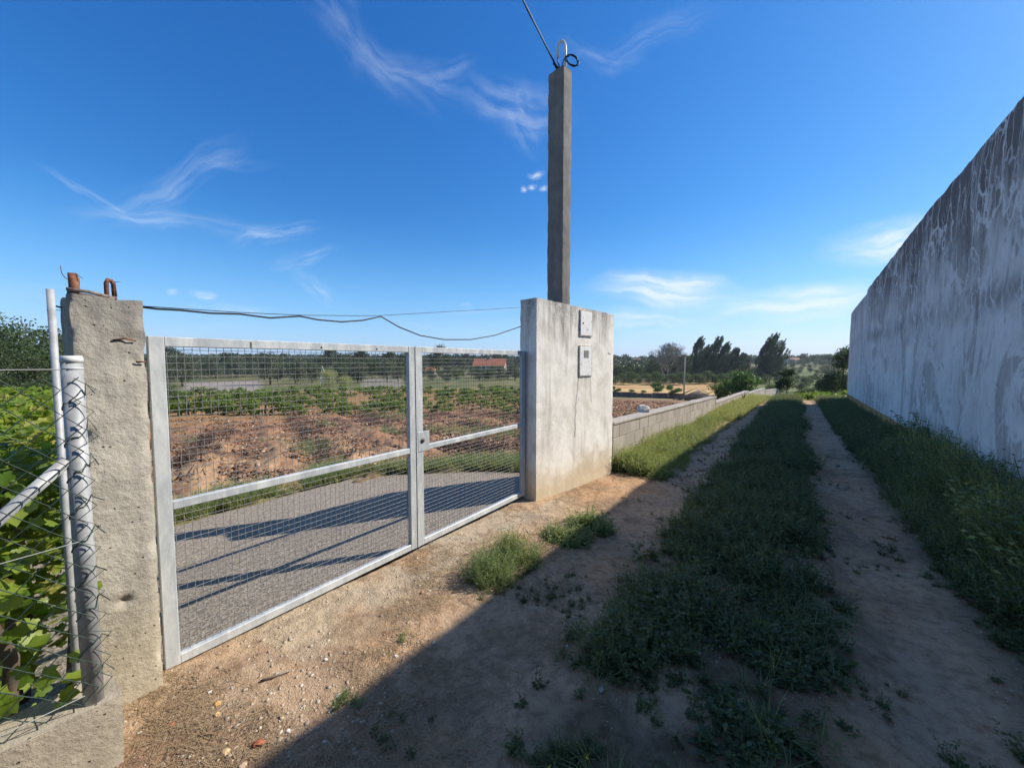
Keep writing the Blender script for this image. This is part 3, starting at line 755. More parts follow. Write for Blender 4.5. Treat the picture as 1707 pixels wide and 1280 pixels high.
# ------------------------------------------------------------------ gate
GX = -2.575
def wire_mesh(L, pitch=.035, r=.0017, amp=.0017, ax='z'):
    n = int(L / pitch * 2); mb = MB(); pts = []
    for i in range(n + 1):
        t = min(L, i * pitch / 2); o = amp * (0, 1, 0, -1)[i % 4]
        pts.append((o, 0, t) if ax == 'z' else (o, t, 0))
    mb.tube(pts, r, 4, False); return mb.mesh('mesh_wire', MS['wire'])
WV = wire_mesh(1.64, r=.00132, amp=.0017); WH = wire_mesh(1.53, r=.00128, amp=.0014, ax='y')
def gate_leaf(y0, y1, label, right):
    g = empty('gate_leaf', (GX, y0, 0)); tag(g, label, 'gate', 'two leaves of the metal gate')
    w = y1 - y0; z0, z1 = .012, 1.726
    pw = .062
    def bar(name, *b): m = MB(); m.box(*b, bev=.003); return m.build(name, MS['galv'], g)
    bar('stile', -.02, .02, 0, pw, z0, z1); bar('stile', -.02, .02, w - pw, w, z0, z1)
    bar('top_rail', -.019, .0195, pw, w - pw, z1 - .05, z1 - .0005)
    bar('bottom_rail', -.019, .0195, pw, w - pw, z0 + .0005, z0 + .05)
    bar('middle_rail', -.0185, .019, pw, w - pw, .838, .882)
    if not right:
        for (yy, zz) in ((.86, 1.70), (1.28, 1.70)):
            m = MB(); m.tube([(.0195, yy, zz), (.0225, yy + .004, zz)], .007, 7); m.build('weld_blob', MS['conduit'], g)
        m = MB(); m.box(.0197, .0215, .44, .448, 1.68, 1.715); m.build('weld_blob', MS['rustgrey'], g)
    else:
        m = MB(); m.box(.0205, .026, .0, .125, .835, 1.005, bev=.002); m.build('lock_plate', MS['galv'], g)
        m = MB(); m.tube([(.0262, .05, .93), (.034, .05, .93)], .02, 14); k = m.build('lock', MS['rustgrey'], g, True)
        m = MB(); m.tube([(.0345, .05, .93), (.038, .05, .93)], .007, 8); m.build('keyhole', MS['black'], k)
        # closing strip over the joint
        m = MB(); m.box(-.024, .0245, -.014, -.002, z0 + .002, z1 - .002); m.build('closing_strip', MS['galv'], g)
    for zz in (.25, 1.45):
        m = MB(); yy = w + .012 if right else -.012
        m.tube([(0.0, yy, zz - .05), (0.0, yy, zz + .05)], .011, 8); m.build('hinge', MS['galv'], g, True)
    i = 0
    y = pw + .012
    while y < w - pw - .004:
        o = link('mesh_wire', WV, g, (-.004 + (.0008 if i % 2 else -.0008), y + random.uniform(-.0012, .0012), z0 + .04)); i += 1
        y += .0345
        o.rotation_euler = (random.uniform(-.0012, .0012), 0, math.pi if i % 2 else 0)
    z = z0 + .062; i = 0
    while z < z1 - .05:
        o = link('mesh_wire', WH, g, (-.004 + (.0008 if i % 2 else -.0008), pw - .004, z)); i += 1
        o.scale = (1, (w - 2 * pw + .008) / 1.53, 1); o.rotation_euler = (random.uniform(-.0015, .0015), 0, 0)
        if i % 2: o.scale[0] = -1
        z += .0345
    return g
gate_leaf(.456, 2.092, 'left leaf of the galvanised gate with woven wire mesh, hung on the pitted pillar', False)
gate_leaf(2.11, 3.715, 'right leaf of the galvanised gate, carrying the lock plate, next to the meter pillar', True)
# hinge posts: an angle on the meter pillar's face
mb = MB(); mb.box(-.05, .012, 0, .012, 0, 1.72); mb.box(-.05, -.04, -.03, 0, 0, 1.72)
tag(mb.build('hinge_angle', MS['galv'], loc=(-2.56, 3.728, 0)), 'dark steel angle fixed upright to the shaded end of the meter pillar', 'steel angle')

# ------------------------------------------------------------------ left fence
lw = rough_box('fence_footing', MS['lowwall_l'], 6.2, .2, -.2, .285, None, (-2.115, -5.955, 0), 0, res=.05, amp=.004, chip=.008, seed=21)
tag(lw, 'low rough concrete footing wall carrying the wire fence, bottom left corner', 'wall')
fp = empty('fence', (-2.165, .175, .28)); tag(fp, 'dark green chain link fence on grey steel posts with a diagonal brace', 'fence')
def P(x, y, z): return (x + 2.165, y - .175, z - .28)
mb = MB(); mb.tube([P(-2.165, .175, .27), P(-2.165, .175, 1.60)], .0285, 20); post = mb.build('post', MS['fencegrey'], fp, True)
mb = MB(); mb.tube([P(-2.165, .175, 1.597), P(-2.165, .175, 1.612), P(-2.165, .175, 1.622)], [.0305, .0305, .027], 20); mb.build('cap', MS['conduit'], post, True)
mb = MB(); mb.tube([P(-2.165, .175, 1.572), P(-2.165, .175, 1.578)], .030, 20); mb.build('band', MS['galv'], post, True)
mb = MB(); mb.tube([P(-2.165, .15, 1.235), P(-2.165, -.02, 1.055), P(-2.165, -.78, .27)], .020, 16); mb.build('brace', MS['fencegrey'], fp, True)
for yy in (-1.9, -3.9, -5.8):
    mb = MB(); mb.tube([P(-2.165, yy, .27), P(-2.165, yy, 1.6)], .024, 14); mb.build('post', MS['galv'], fp, True)
rnd = random.Random(4)
# diamond mesh: each zigzag wire is its own part
def zig(k, z0, z1, jit):
    """one zigzag wire reaching from the footing to the top"""
    pts = []; n = int((z1 - z0) / .046)
    for i in range(n + 1):
        side = (i + k) % 2
        y = .045 * side; z = z0 + i * .046
        j = rnd.uniform(-jit, jit)
        pts.append((.0025 * (1 if i % 2 else -1), y - .0225 + j, z + rnd.uniform(-jit, jit) * .6))
        if i < n:
            pts.append((.0, rnd.uniform(-jit, jit) * .5, z + .023))
    m = MB(); m.tube(pts, .0019, 6); return m.mesh('mesh_wire', MS['green_wire'])
zz0, zz1 = .30, 1.56
ZG = [zig(0, 0, zz1 - zz0, .0018), zig(1, 0, zz1 - zz0, .0018), zig(0, 0, zz1 - zz0, .0024), zig(1, 0, zz1 - zz0, .0024)]
k = 0; y = .165
while y > -2.0:
    o = link('mesh_wire', ZG[(k % 2) + 2 * (k // 2 % 2)], fp, P(-2.13, y, zz0)); y -= .045; k += 1
# loosely wrapped end wires round the post
for q in range(1):
    pts = []
    ph = rnd.uniform(0, 6)
    for i in range(29):
        z = .32 + i * .0435; s = (i + q) % 2
        yy = (.17 + .052 * s + .008 * math.sin(z * 5 + ph) + rnd.uniform(-.007, .007) + .008 * (q % 2))
        xx = -2.165 + math.sqrt(max(.0004, .0325 ** 2 - min(.031, abs(yy - .175)) ** 2)) + rnd.uniform(.001, .006) + .012 * s
        pts.append(P(xx, yy, z + rnd.uniform(-.006, .006)))
    m = MB(); m.tube(pts, .0016, 5); m.build('end_wire', MS['green_wire'], fp)
for i in range(9):
    z = .36 + i * .137 + rnd.uniform(-.01, .01); pts = []
    for t in range(9):
        an = -1.9 + t * .42; pts.append(P(-2.165 + .0315 * math.cos(an), .175 + .0315 * math.sin(an), z + .012 * t * rnd.uniform(.6, 1.1) - .03))
    pts.append(P(-2.13, .222 + rnd.uniform(0, .015), z + .03))
    m = MB(); m.tube(pts, .0019, 5); m.build('tie_wire', MS['green_wire'], fp)
for (ya, za, yb, zb) in ((-2.0, 1.60, .145, 1.572), (-2.0, .86, .16, .93), (-2, .34, .15, .335)):
    m = MB(); m.tube([P(-2.127, ya, za), P(-2.126, (ya + yb) / 2, (za + zb) / 2 - .01), P(-2.128, yb, zb)], .0018, 5); m.build('tension_wire', MS['pale_wire'], fp)
# thin post behind
tp = MB(); tp.tube([(0, 0, 0), (.0, .0, 1.93)], .0112, 12)
o = tp.build('thin_post', MS['fencegrey'], None, True, loc=(-2.33, .1455, -.05)); tag(o, 'thin grey steel post standing just behind the fence post, left of the pitted pillar', 'post')
tp = MB(); tp.tube([(-2.58, .19, 1.835), (-2.56, .165, 1.84), (-2.555, .15, 1.82), (-2.56, .16, 1.7), (-2.565, .17, 1.62)], .004, 6); tp.tube([(-2.58, .19, 1.822), (-2.56, .16, 1.822)], .0012, 4)
tag(tp.build('bent_wire', MS['rustgrey'], None, True), 'short bent dark wire sticking out of the left side of the pitted pillar', 'wire')
for (x, y, h, w, l) in ((-2.75, .17, 1.33, .075, 'broad grey weathered plank leaning behind the fence post'), (-3.05, -.02, .95, .05, 'dark wooden stake among the vine leaves behind the fence')):
    m = MB(); m.box(-.012, .012, -w / 2, w / 2, -.1, h - .04); m.tube([(0, -w / 2 + .015, h - .041), (0, 0, h)], [.012, .006], 4)
    o = m.build('wooden_stake', MS['wood_grey'], None, loc=(x, y, 0)); o.rotation_euler = (RAD(-3), RAD(4), RAD(20)); tag(o, l, 'stake')
# ------------------------------------------------------------------ vegetation tools
rng = np.random.default_rng(12)
def unit(v): return v / np.maximum(1e-9, np.linalg.norm(v, axis=-1, keepdims=True))
def leafquads(Pt, L, Wd, rg, upb=.3, rv=None, dirv=None):
    n = len(Pt)
    a = rg.normal(size=(n, 3)) if dirv is None else dirv + rg.normal(size=(n, 3)) * .35
    a = unit(a)
    nn = unit(rg.normal(size=(n, 3)) + np.array([0, 0, upb * 2]))
    b = unit(np.cross(nn, a)); 
    s = rg.uniform(.65, 1.25, (n, 1))
    l = L * s / 2; w = Wd * s / 2
    droop = np.array([0, 0, -.25])
    V = np.stack([Pt - a * l, Pt + b * w, Pt + (a + droop) * l, Pt - b * w], 1).reshape(-1, 3)
    F = np.arange(n * 4).reshape(n, 4)
    r_ = rg.uniform(0, 1, n) if rv is None else rv
    return V, F, np.repeat(r_, 4)
def blobs_points(blobs, n, rg, shell=.35):
    B = np.array(blobs, float); vol = (B[:, 3] * B[:, 4] * B[:, 5]) ** (2 / 3.)
    k = rg.choice(len(B), n, p=vol / vol.sum())
    d = unit(rg.normal(size=(n, 3))); rr = rg.uniform(0, 1, (n, 1)) ** shell
    p = B[k, :3] + d * rr * B[k, 3:6]
    p = p + rg.normal(size=(n, 3)) * .06 * B[k, 3:6]
    lv = (k * 0.618 % 1.0)
    return p, lv
def crown(blobs, n, L, Wd, mat, seed, upb=.3, shell=.35, name='crown'):
    rg = np.random.default_rng(seed)
    p, lv = blobs_points(blobs, n, rg, shell)
    V, F, r_ = leafquads(p, L, Wd, rg, upb, np.clip(lv * .55 + rg.uniform(0, .45, n), 0, 1))
    return npmesh(name, V, F, mat, False, {'rnd': ('FLOAT', r_)})
def scatter_mesh(name, protos, pos, yaw, sc, mat, which=None, rshift=None, tilt=None):
    Vs, Fs, Rs = [], [], []; b = 0
    which = rng.integers(0, len(protos), len(pos)) if which is None else which
    for k, (V, F, R) in enumerate(protos):
        m = which == k
        if not m.any(): continue
        p, yw, s = pos[m], yaw[m], sc[m]
        c, si = np.cos(yw)[:, None], np.sin(yw)[:, None]
        x, y, z = V[None, :, 0], V[None, :, 1], V[None, :, 2]
        o = np.stack([(x * c - y * si) * s[:, None], (x * si + y * c) * s[:, None], z * s[:, None]], -1) + p[:, None, :]
        n = len(p)
        Vs.append(o.reshape(-1, 3)); Fs.append((F[None] + (np.arange(n) * len(V))[:, None, None]).reshape(-1, F.shape[1]) + b); b += n * len(V)
        rs = rng.uniform(-.2, .2, (n, 1)) if rshift is None else rshift[m][:, None]
        Rs.append(np.clip(R[None] + rs, 0, 1).ravel())
    return npmesh(name, np.concatenate(Vs), np.concatenate(Fs), mat, False, {'rnd': ('FLOAT', np.concatenate(Rs))})
def blade(p, d, L, w, curve, rg):
    """grass blade: two quads"""
    d = d / np.linalg.norm(d); s = np.cross(d, [0, 0, 1.]); s = s / max(1e-6, np.linalg.norm(s))
    out = np.array([d[0], d[1], 0]); out = out / max(1e-6, np.linalg.norm(out))
    a = p; b = p + d * L * .5 + out * curve * L * .1; c = p + d * L * .85 + out * curve * L * .45 - np.array([0, 0, curve * L * .15])
    return [a - s * w / 2, a + s * w / 2, b + s * w * .4, b - s * w * .4, c + s * w * .06, c - s * w * .06]
def proto_grass(seed, n=12, h=.16, w=.005, spread=.03, open_=.5):
    rg = np.random.default_rng(seed); V, F, R = [], [], []
    for i in range(n):
        an = rg.uniform(0, 6.28); rr = rg.uniform(0, spread)
        t = rg.uniform(.05, open_); d = np.array([math.cos(an) * t, math.sin(an) * t, 1.])
        b = len(V); V += blade(np.array([rr * math.cos(an), rr * math.sin(an), -.01]), d, h * rg.uniform(.5, 1.15), w * rg.uniform(.7, 1.3), rg.uniform(.2, 1.3), rg)
        F += [(b, b + 1, b + 2, b + 3), (b + 3, b + 2, b + 4, b + 5)]; R += [rg.uniform(.15, .8)] * 6
    return np.array(V), np.array(F), np.array(R)
def proto_weed(seed, stems=5, h=.22, nl=9, L=.035, Wd=.018, spread=.05, open_=.5, sw=.0025, heads=0, basal=0):
    rg = np.random.default_rng(seed); V, F, R = [], [], []
    pts, dirs, rv, sz = [], [], [], []
    for i in range(stems):
        an = rg.uniform(0, 6.28); t = rg.uniform(.1, open_); hh = h * rg.uniform(.55, 1.1)
        p = np.array([rg.uniform(-1, 1) * spread * .4, rg.uniform(-1, 1) * spread * .4, -.01]); d = np.array([math.cos(an) * t, math.sin(an) * t, 1.])
        prev = p; sd_ = np.array([-math.sin(an), math.cos(an), 0]) * sw
        for q in range(3):
            d = d + rg.normal(size=3) * .22; d = d / np.linalg.norm(d); nx = prev + d * hh / 3
            b = len(V); V += [prev - sd_, prev + sd_, nx + sd_ * .6, nx - sd_ * .6]; F.append((b, b + 1, b + 2, b + 3)); R += [.45] * 4
            for m in range(max(1, nl // 3)):
                a2 = rg.uniform(0, 6.28); u_ = rg.uniform(0, 1)
                dv_ = np.array([math.cos(a2), math.sin(a2), rg.uniform(-.1, .7)]); s = rg.uniform(.6, 1.2) * (1.1 - .2 * q)
                pts.append(prev + (nx - prev) * u_ + dv_ * L * .5 * s); dirs.append(dv_); rv.append(rg.uniform(.1, .85)); sz.append(s)
            prev = nx
        for m in range(heads):
            pts.append(prev + rg.normal(size=3) * .008 + np.array([0, 0, .004])); dirs.append(rg.normal(size=3)); rv.append(.9); sz.append(.3)
    for m in range(basal):
        a2 = rg.uniform(0, 6.28); dv_ = np.array([math.cos(a2), math.sin(a2), rg.uniform(.05, .5)]); s = rg.uniform(1.1, 1.8)
        pts.append(dv_ * L * .7 * s + np.array([0, 0, .005])); dirs.append(dv_); rv.append(rg.uniform(.1, .7)); sz.append(s)
    V = np.array(V); F = np.array(F)
    pts, dirs, sz = np.array(pts), unit(np.array(dirs)), np.array(sz)[:, None]
    nn = unit(rg.normal(size=pts.shape) * .6 + np.array([0, 0, 1.])); b_ = unit(np.cross(nn, dirs))
    V2 = np.stack([pts - dirs * L * sz / 2, pts + b_ * Wd * sz / 2, pts + dirs * L * sz / 2 - np.array([0, 0, 1]) * L * sz * .12, pts - b_ * Wd * sz / 2], 1).reshape(-1, 3)
    F2 = np.arange(len(V2)).reshape(-1, 4) + len(V)
    return np.concatenate([V, V2]), np.concatenate([F, F2]), np.concatenate([R, np.repeat(rv, 4)])
W_LOW = [proto_weed(100 + i, 6, .13, 12, .026, .012, .07, .9, .0016, basal=10) for i in range(4)]
W_MID = [proto_weed(120 + i, 7, .26, 15, .032, .013, .08, .6, .0018, basal=8) for i in range(4)]
W_TALL = [proto_weed(140 + i, 6, .5, 18, .055, .024, .12, .5, .0025, basal=4) for i in range(4)]
W_LUSH = [proto_weed(150 + i, 6, .3, 12, .05, .024, .1, .7, .002, heads=3, basal=6) for i in range(4)]
W_SEED = [proto_weed(160 + i, 6, .42, 6, .02, .006, .08, .35, .0014, heads=5) for i in range(4)]
W_BROAD = [proto_weed(180 + i, 4, .12, 6, .06, .034, .05, 1.1, .003, basal=9) for i in range(3)]
G_SH = [proto_grass(200 + i, 14, .11, .004, .035, .9) for i in range(4)]
G_LG = [proto_grass(220 + i, 16, .3, .006, .05, .5) for i in range(4)]
def sample(n, x0, x1, y0, y1, dens, zf, ypow=1.0):
    """rejection sample of ground points"""
    x = rng.uniform(x0, x1, n); y = y0 + (y1 - y0) * rng.uniform(0, 1, n) ** ypow
    k = rng.uniform(0, 1, n) < dens(x, y); x, y = x[k], y[k]
    return np.stack([x, y, zf(x, y)], -1)
def veg(name, label, protos, pos, smin, smax, mat, wsc=None, kind='stuff'):
    n = len(pos); s = rng.uniform(smin, smax, n)
    if wsc is not None: s = s * wsc(pos[:, 0], pos[:, 1])
    me = scatter_mesh(name, protos, pos, rng.uniform(0, 6.28, n), s, mat)
    return tag(link(name, me), label, name.replace('_', ' '), kind=kind)
# widths grow with distance a little so that far tufts still cover the soil; sizes stay real
def d_strip(x, y):
    cl = fbm(x * 2.6, y * 2.6, 301, 3)
    e = np.exp(-((x + .37 + .05 * np.sin(y * 1.3) - .03 * sst(8, 20, y)) / .54) ** 6)
    thin = sst(1.1, 3.2, y + .5 * (cl - .5))
    return e * np.clip(.10 * sst(.42, .58, cl) + thin * sst(.29, .52, cl) * (.5 + .5 * sst(1.8, 4, y)) + .4 * sst(6, 10, y), 0, 1)
def cov(y): return 1 + .05 * np.clip(y, 0, 20)
P1_ = sample(7000, -1.1, .45, .9, 8, d_strip, lane_surface, 1.25)
veg('low_weeds', 'low leafy weeds matting the strip between the two wheel ruts', W_LOW, P1_, .45, 1.35, MS['weed'])
P2_ = sample(3000, -1.05, .4, 1.8, 9, lambda x, y: d_strip(x, y) * sst(.45, .6, fbm(x * 1.4, y * 1.4, 305, 3) + .1 * sst(2, 4, y)), lane_surface, 1.3)
veg('mid_weeds', 'taller leafy weeds growing along the middle of the track', W_MID + W_LUSH, P2_, .4, 1.1, MS['weed'])
P3_ = sample(3000, -1.0, .38, 7, 25.5, lambda x, y: d_strip(x, y), lane_surface)
veg('far_strip_weeds', 'green weeds on the middle strip farther down the track', W_LUSH, P3_, .6, 1.1, MS['weed'])
P4_ = sample(6500, -1.05, .4, 1.2, 14, lambda x, y: d_strip(x, y) * .8, lane_surface, 1.3)
veg('strip_grass', 'thin grass tufts among the weeds of the middle strip', G_SH, P4_, .8, 1.7, MS['grass'])
P5_ = sample(60, -1.0, .3, 1.4, 5, lambda x, y: d_strip(x, y), lane_surface)
veg('seed_heads', 'a few thin seeding stalks standing above the middle strip', W_SEED, P5_, .5, .8, MS['seed'])
def d_rut(x, y):
    cl = fbm(x * 3.1, y * 3.1, 311, 3); e = sst(.56, .68, cl)
    return e * np.where((x > -1.75) & (x < .9), 1, 0)
P6_ = sample(2600, -1.7, .95, .8, 9, d_rut, lane_surface, 1.3)
veg('rut_sprigs', 'small dark sprigs of weed scattered over the wheel ruts', W_LOW, P6_, .25, .6, MS['weed'])
# right verge against the tall wall
def d_ver(x, y):
    cl = fbm(x * 1.7, y * 1.7, 321, 3); xe = .95 + .5 * (1 - sst(2.6, 4.3, y)) + .15 * (cl - .5) - .12 * sst(7, 14, y)
    return sst(xe - .06, xe + .12, x) * sst(2.3, 3.4, y + x * .4) * sst(.2, .4, cl + .1)
P7_ = sample(2300, .7, 1.88, 2.2, 10, d_ver, lane_surface, 1.1)
hs_ = lambda x, y: (.55 + .75 * sst(1.0, 1.6, x)) * (.6 + .4 * sst(2.4, 4.0, y)) * (.55 + .9 * fbm(x * 1.9, y * 1.9, 323, 3))
veg('verge_weeds', 'tall dense weeds growing along the foot of the tall wall', W_TALL, P7_, .45, 1.15, MS['weed'], hs_)
P8_ = sample(1500, .85, 1.88, 3, 9, d_ver, lane_surface, 1.1)
veg('seeding_weeds', 'brownish seeding stems standing among the weeds by the tall wall', W_SEED, P8_, .8, 1.25, MS['seed'], hs_)
P9_ = sample(3600, .75, 1.88, 9.5, 25.5, d_ver, lane_surface)
veg('far_verge_weeds', 'dark green weeds at the foot of the tall wall farther down the track', W_LUSH, P9_, .4, 1.1, MS['weed'])
def d_tall(x, y): return sst(1.25, 1.6, x + .25 * (fbm(y * .9, y * 0 + 2, 5, 2) - .5)) * sst(.46, .6, fbm(x * 1.2, y * 1.2, 327, 3)) * sst(3.2, 4.4, y)
P8c = sample(1100, 1.0, 1.86, 3.2, 9.5, d_tall, lane_surface, 1.1)
veg('tall_stalks', 'tallest weed stalks rising against the streaked wall', W_TALL + W_SEED, P8c, 1.0, 1.5, MS['seed'])
P9b = sample(1500, .6, 1.85, 1.8, 5, lambda x, y: d_ver(x, y + .6) + .12 * (fbm(x * 3, y * 3, 77, 3) > .55), lane_surface)
veg('verge_low_weeds', 'creeping low weeds at the near edge of the right verge', W_LOW, P9b, .6, 1.2, MS['weed'])
# left verge, in the sun, along the block wall
def d_lv(x, y):
    cl = fbm(x * 2, y * 2, 331, 3); xe = -1.45 + .22 * (cl - .5) + .12 * sst(8, 20, y)
    return sst(xe + .1, xe - .08, x) * sst(5.45, 5.75, y)
P10 = sample(7000, -2.32, -1.25, 5.4, 25.5, d_lv, lane_surface, 1.5)
hl_ = lambda x, y: (1 - .42 * sst(7, 11, y)) * (.5 + .5 * sst(-1.5, -2.1, x)) * (.55 + .9 * fbm(x * 2.3, y * 2.3, 333, 3))
veg('verge_grass', 'sunlit pale green grass and weeds along the low block wall', W_SEED, P10[:len(P10) * 6 // 10], .65, 1.05, MS['seed'], hl_)
veg('verge_leafy_weeds', 'leafy green weeds among the grass by the low block wall', W_LUSH, P10[len(P10) * 6 // 10:], .7, 1.3, MS['grass'], hl_)
def bw_x(y): return np.interp(y, [5, 15, 24, 30, 37], [-2.33, -2.33, -2.12, -1.70, -1.12])
P11 = sample(6000, -2.4, -.6, 13, 37, lambda x, y: ((x > bw_x(y) + .04) & (x < bw_x(y) + 1.0 - .3 * sst(24, 30, y))) * .8, lambda x, y: np.where(y < 25.5, lane_surface(x, y), terrain(x, y)))
veg('far_verge_grass', 'sunlit grass along the far stretch of the low block wall', W_LUSH, P11, .4, .95, MS['seed'])

# single plants that can be pointed at
def clump(name, label, cat, parts, loc, group=None):
    e = empty(name, loc); tag(e, label, cat, group)
    for nm, protos, n, rad, s0, s1, mat in parts:
        an = rng.uniform(0, 6.28, n); rr = rad * np.sqrt(rng.uniform(0, 1, n))
        pos = np.stack([rr * np.cos(an), rr * np.sin(an) * .8, np.zeros(n)], -1)
        sc = rng.uniform(s0, s1, n) * (1.15 - .5 * rr / rad)
        o = link(nm, scatter_mesh(nm, protos, pos, rng.uniform(0, 6.28, n), sc, mat), e); o['kind'] = 'stuff'
    return e
W_FINE = [proto_weed(400 + i, 8, .26, 24, .024, .006, .05, .65, .0014, heads=3, basal=8) for i in range(3)]
def L_(x, y): return (x, y, lz(x, y))
clump('weed_plant', 'bushy fine-leaved green weed in the sun, below the middle of the gate', 'weed', [('foliage', W_FINE, 50, .22, .75, 1.2, MS['grass']), ('blades', G_SH, 10, .12, .8, 1.4, MS['weed'])], L_(-1.80, 2.16))
clump('weed_plant', 'upright weed with small yellow flowers, right beside the bushy fine-leaved one', 'weed', [('foliage', W_FINE, 48, .2, .95, 1.4, MS['grass']), ('flowers', [proto_weed(500, 6, .24, 0, .012, .012, .05, .5, .001, heads=2)], 6, .1, .8, 1.1, MS['yellow'])], L_(-1.80, 2.50))
clump('weed_plant', 'sprawling broad-leaved weed at the edge of the wall shadow, near the meter pillar', 'weed', [('foliage', W_LOW, 44, .24, 1.0, 1.7, MS['grass']), ('leaves', W_BROAD, 10, .2, .6, .9, MS['grass'])], L_(-1.68, 3.12))
clump('weed_plant', 'second sprawling weed, farther along the shadow edge towards the meter pillar', 'weed', [('foliage', W_LOW, 40, .24, 1.1, 1.9, MS['grass']), ('leaves', W_MID, 7, .16, .5, .8, MS['grass'])], L_(-1.63, 3.50))
clump('weed_plant', 'small sparse weed on the stony ground in front of the left gate leaf', 'weed', [('foliage', W_LOW, 7, .07, .5, .8, MS['grass'])], L_(-1.66, .93))
clump('weed_plant', 'tiny sprig between pebbles, right of the sparse weed', 'weed', [('foliage', W_LOW, 3, .05, .4, .6, MS['grass'])], L_(-1.78, 1.35))
clump('weed_plant', 'dark bluish broad-leaved weed in the shade on the middle strip', 'weed', [('leaves', W_BROAD, 26, .30, .8, 1.3, MS['weed'])], L_(-.02, 2.55))
clump('weed_plant', 'low flowering weed in the shade at the bottom of the photo', 'weed', [('foliage', W_LOW, 26, .26, .8, 1.2, MS['weed']), ('flowers', [proto_weed(501, 5, .13, 0, .016, .016, .06, .5, .001, heads=1)], 7, .22, .7, 1., MS['yellow'])], L_(-.55, 1.22))
clump('weed_plant', 'spreading leafy weed in the shade between the ruts, near the bottom', 'weed', [('leaves', W_BROAD, 20, .25, .6, 1.0, MS['weed']), ('foliage', W_MID, 12, .2, .4, .6, MS['weed'])], L_(-.15, 1.85))
clump('weed_plant', 'mat of short grass in the right-hand wheel rut', 'grass tuft', [('blades', G_SH, 40, .2, .5, 1.0, MS['weed'])], L_(.62, 1.95))

# ------------------------------------------------------------------ pebbles, straw, clods
def stone_proto(seed, sub=0):
    rg = np.random.default_rng(seed)
    V = np.array([(x, y, z) for z in (-1, 1) for y in (-1, 1) for x in (-1, 1)], float) * .5
    V = V * rg.uniform(.55, 1.05, (8, 3)) + rg.normal(size=(8, 3)) * .06; V *= np.array([1, rg.uniform(.6, .95), rg.uniform(.4, .65)])
    F = np.array([(0, 2, 3, 1), (4, 5, 7, 6), (0, 1, 5, 4), (1, 3, 7, 5), (3, 2, 6, 7), (2, 0, 4, 6)])
    return V, F, np.full(8, .5)
ST = [stone_proto(i) for i in range(8)]
def d_peb(x, y):
    lit = np.exp(-((x + 1.75) / .55) ** 2) + .25
    return np.clip(lit * sst(.35, .6, fbm(x * 1.8, y * 1.8, 341, 3)) * (1 - .6 * sst(2, 6, y)) + .3 * (y < 1.3) * (x < -1.3), 0, 1)
Pp = sample(34000, -2.55, 1.4, .2, 7, d_peb, lane_surface, 1.4)
sc = .003 + .014 * rng.uniform(0, 1, len(Pp)) ** 7 + .005 * rng.uniform(0, 1, len(Pp))
me = scatter_mesh('pebbles', ST, Pp - np.array([0, 0, .0005]), rng.uniform(0, 6.28, len(Pp)), sc * 1.25, MS['pebble'], None, rng.uniform(-.5, .5, len(Pp)))
tag(link('pebbles', me), 'loose pale pebbles and grit strewn over the dirt track', 'pebbles', kind='stuff')
SW = []
for i in range(5):
    rg = np.random.default_rng(600 + i); V = []; F = []
    for q in range(4):
        an = rg.uniform(0, 6.28); p = np.array([rg.uniform(-.03, .03), rg.uniform(-.03, .03), .003]); d = np.array([math.cos(an), math.sin(an), rg.uniform(.0, .25)]) * rg.uniform(.02, .06)
        s = np.array([-math.sin(an), math.cos(an), 0]) * .0011; b = len(V); V += [p - s, p + s, p + d + s * .5, p + d - s * .5]; F.append((b, b + 1, b + 2, b + 3))
    SW.append((np.array(V), np.array(F), np.full(len(V), .5)))
Ps = sample(13000, -2.55, -.9, .15, 5, lambda x, y: np.clip(sst(.45, .6, fbm(x * 2.4, y * 2.4, 351, 3)) * (1 - .6 * sst(1.5, 4, y)), 0, 1), lane_surface, 1.5)
me = scatter_mesh('dry_litter', SW, Ps, rng.uniform(0, 6.28, len(Ps)), rng.uniform(.6, 1.4, len(Ps)), MS['straw'])
tag(link('dry_litter', me), 'dry straw and plant bits lying on the dirt in front of the gate', 'dry litter', kind='stuff')
def rock(name, label, cat, x, y, s, col, seed, flat=.5, zf=None, group=None, zoff=None):
    b = MB(); rg = random.Random(seed); n1, n2 = 9, 6; vs = []
    for i in range(n2 + 1):
        ph = math.pi * i / n2
        for j in range(n1):
            t = 2 * math.pi * j / n1; v = Vector((math.sin(ph) * math.cos(t), math.sin(ph) * math.sin(t) * .75, math.cos(ph) * flat))
            v *= (1 + .45 * mnoise.noise(v * 1.6 + Vector((seed, 0, 0))) + .12 * mnoise.noise(v * 5)); vs.append(v * s / 2)
    fs = [(i * n1 + j, (i + 1) * n1 + j, (i + 1) * n1 + (j + 1) % n1, i * n1 + (j + 1) % n1) for i in range(n2) for j in range(n1)]
    b.add(vs, fs)
    z = (zf or lz)(x, y) if zoff is None else zoff
    o = b.build(name, m_flat(name + '_surface', col, .9, .15, 0, .35, 60 if s < .2 else 9), None, False, (x, y, z + s * flat * .22)); o.rotation_euler = (rg.uniform(-.2, .2), rg.uniform(-.2, .2), rg.uniform(0, 6)); return tag(o, label, cat, group)
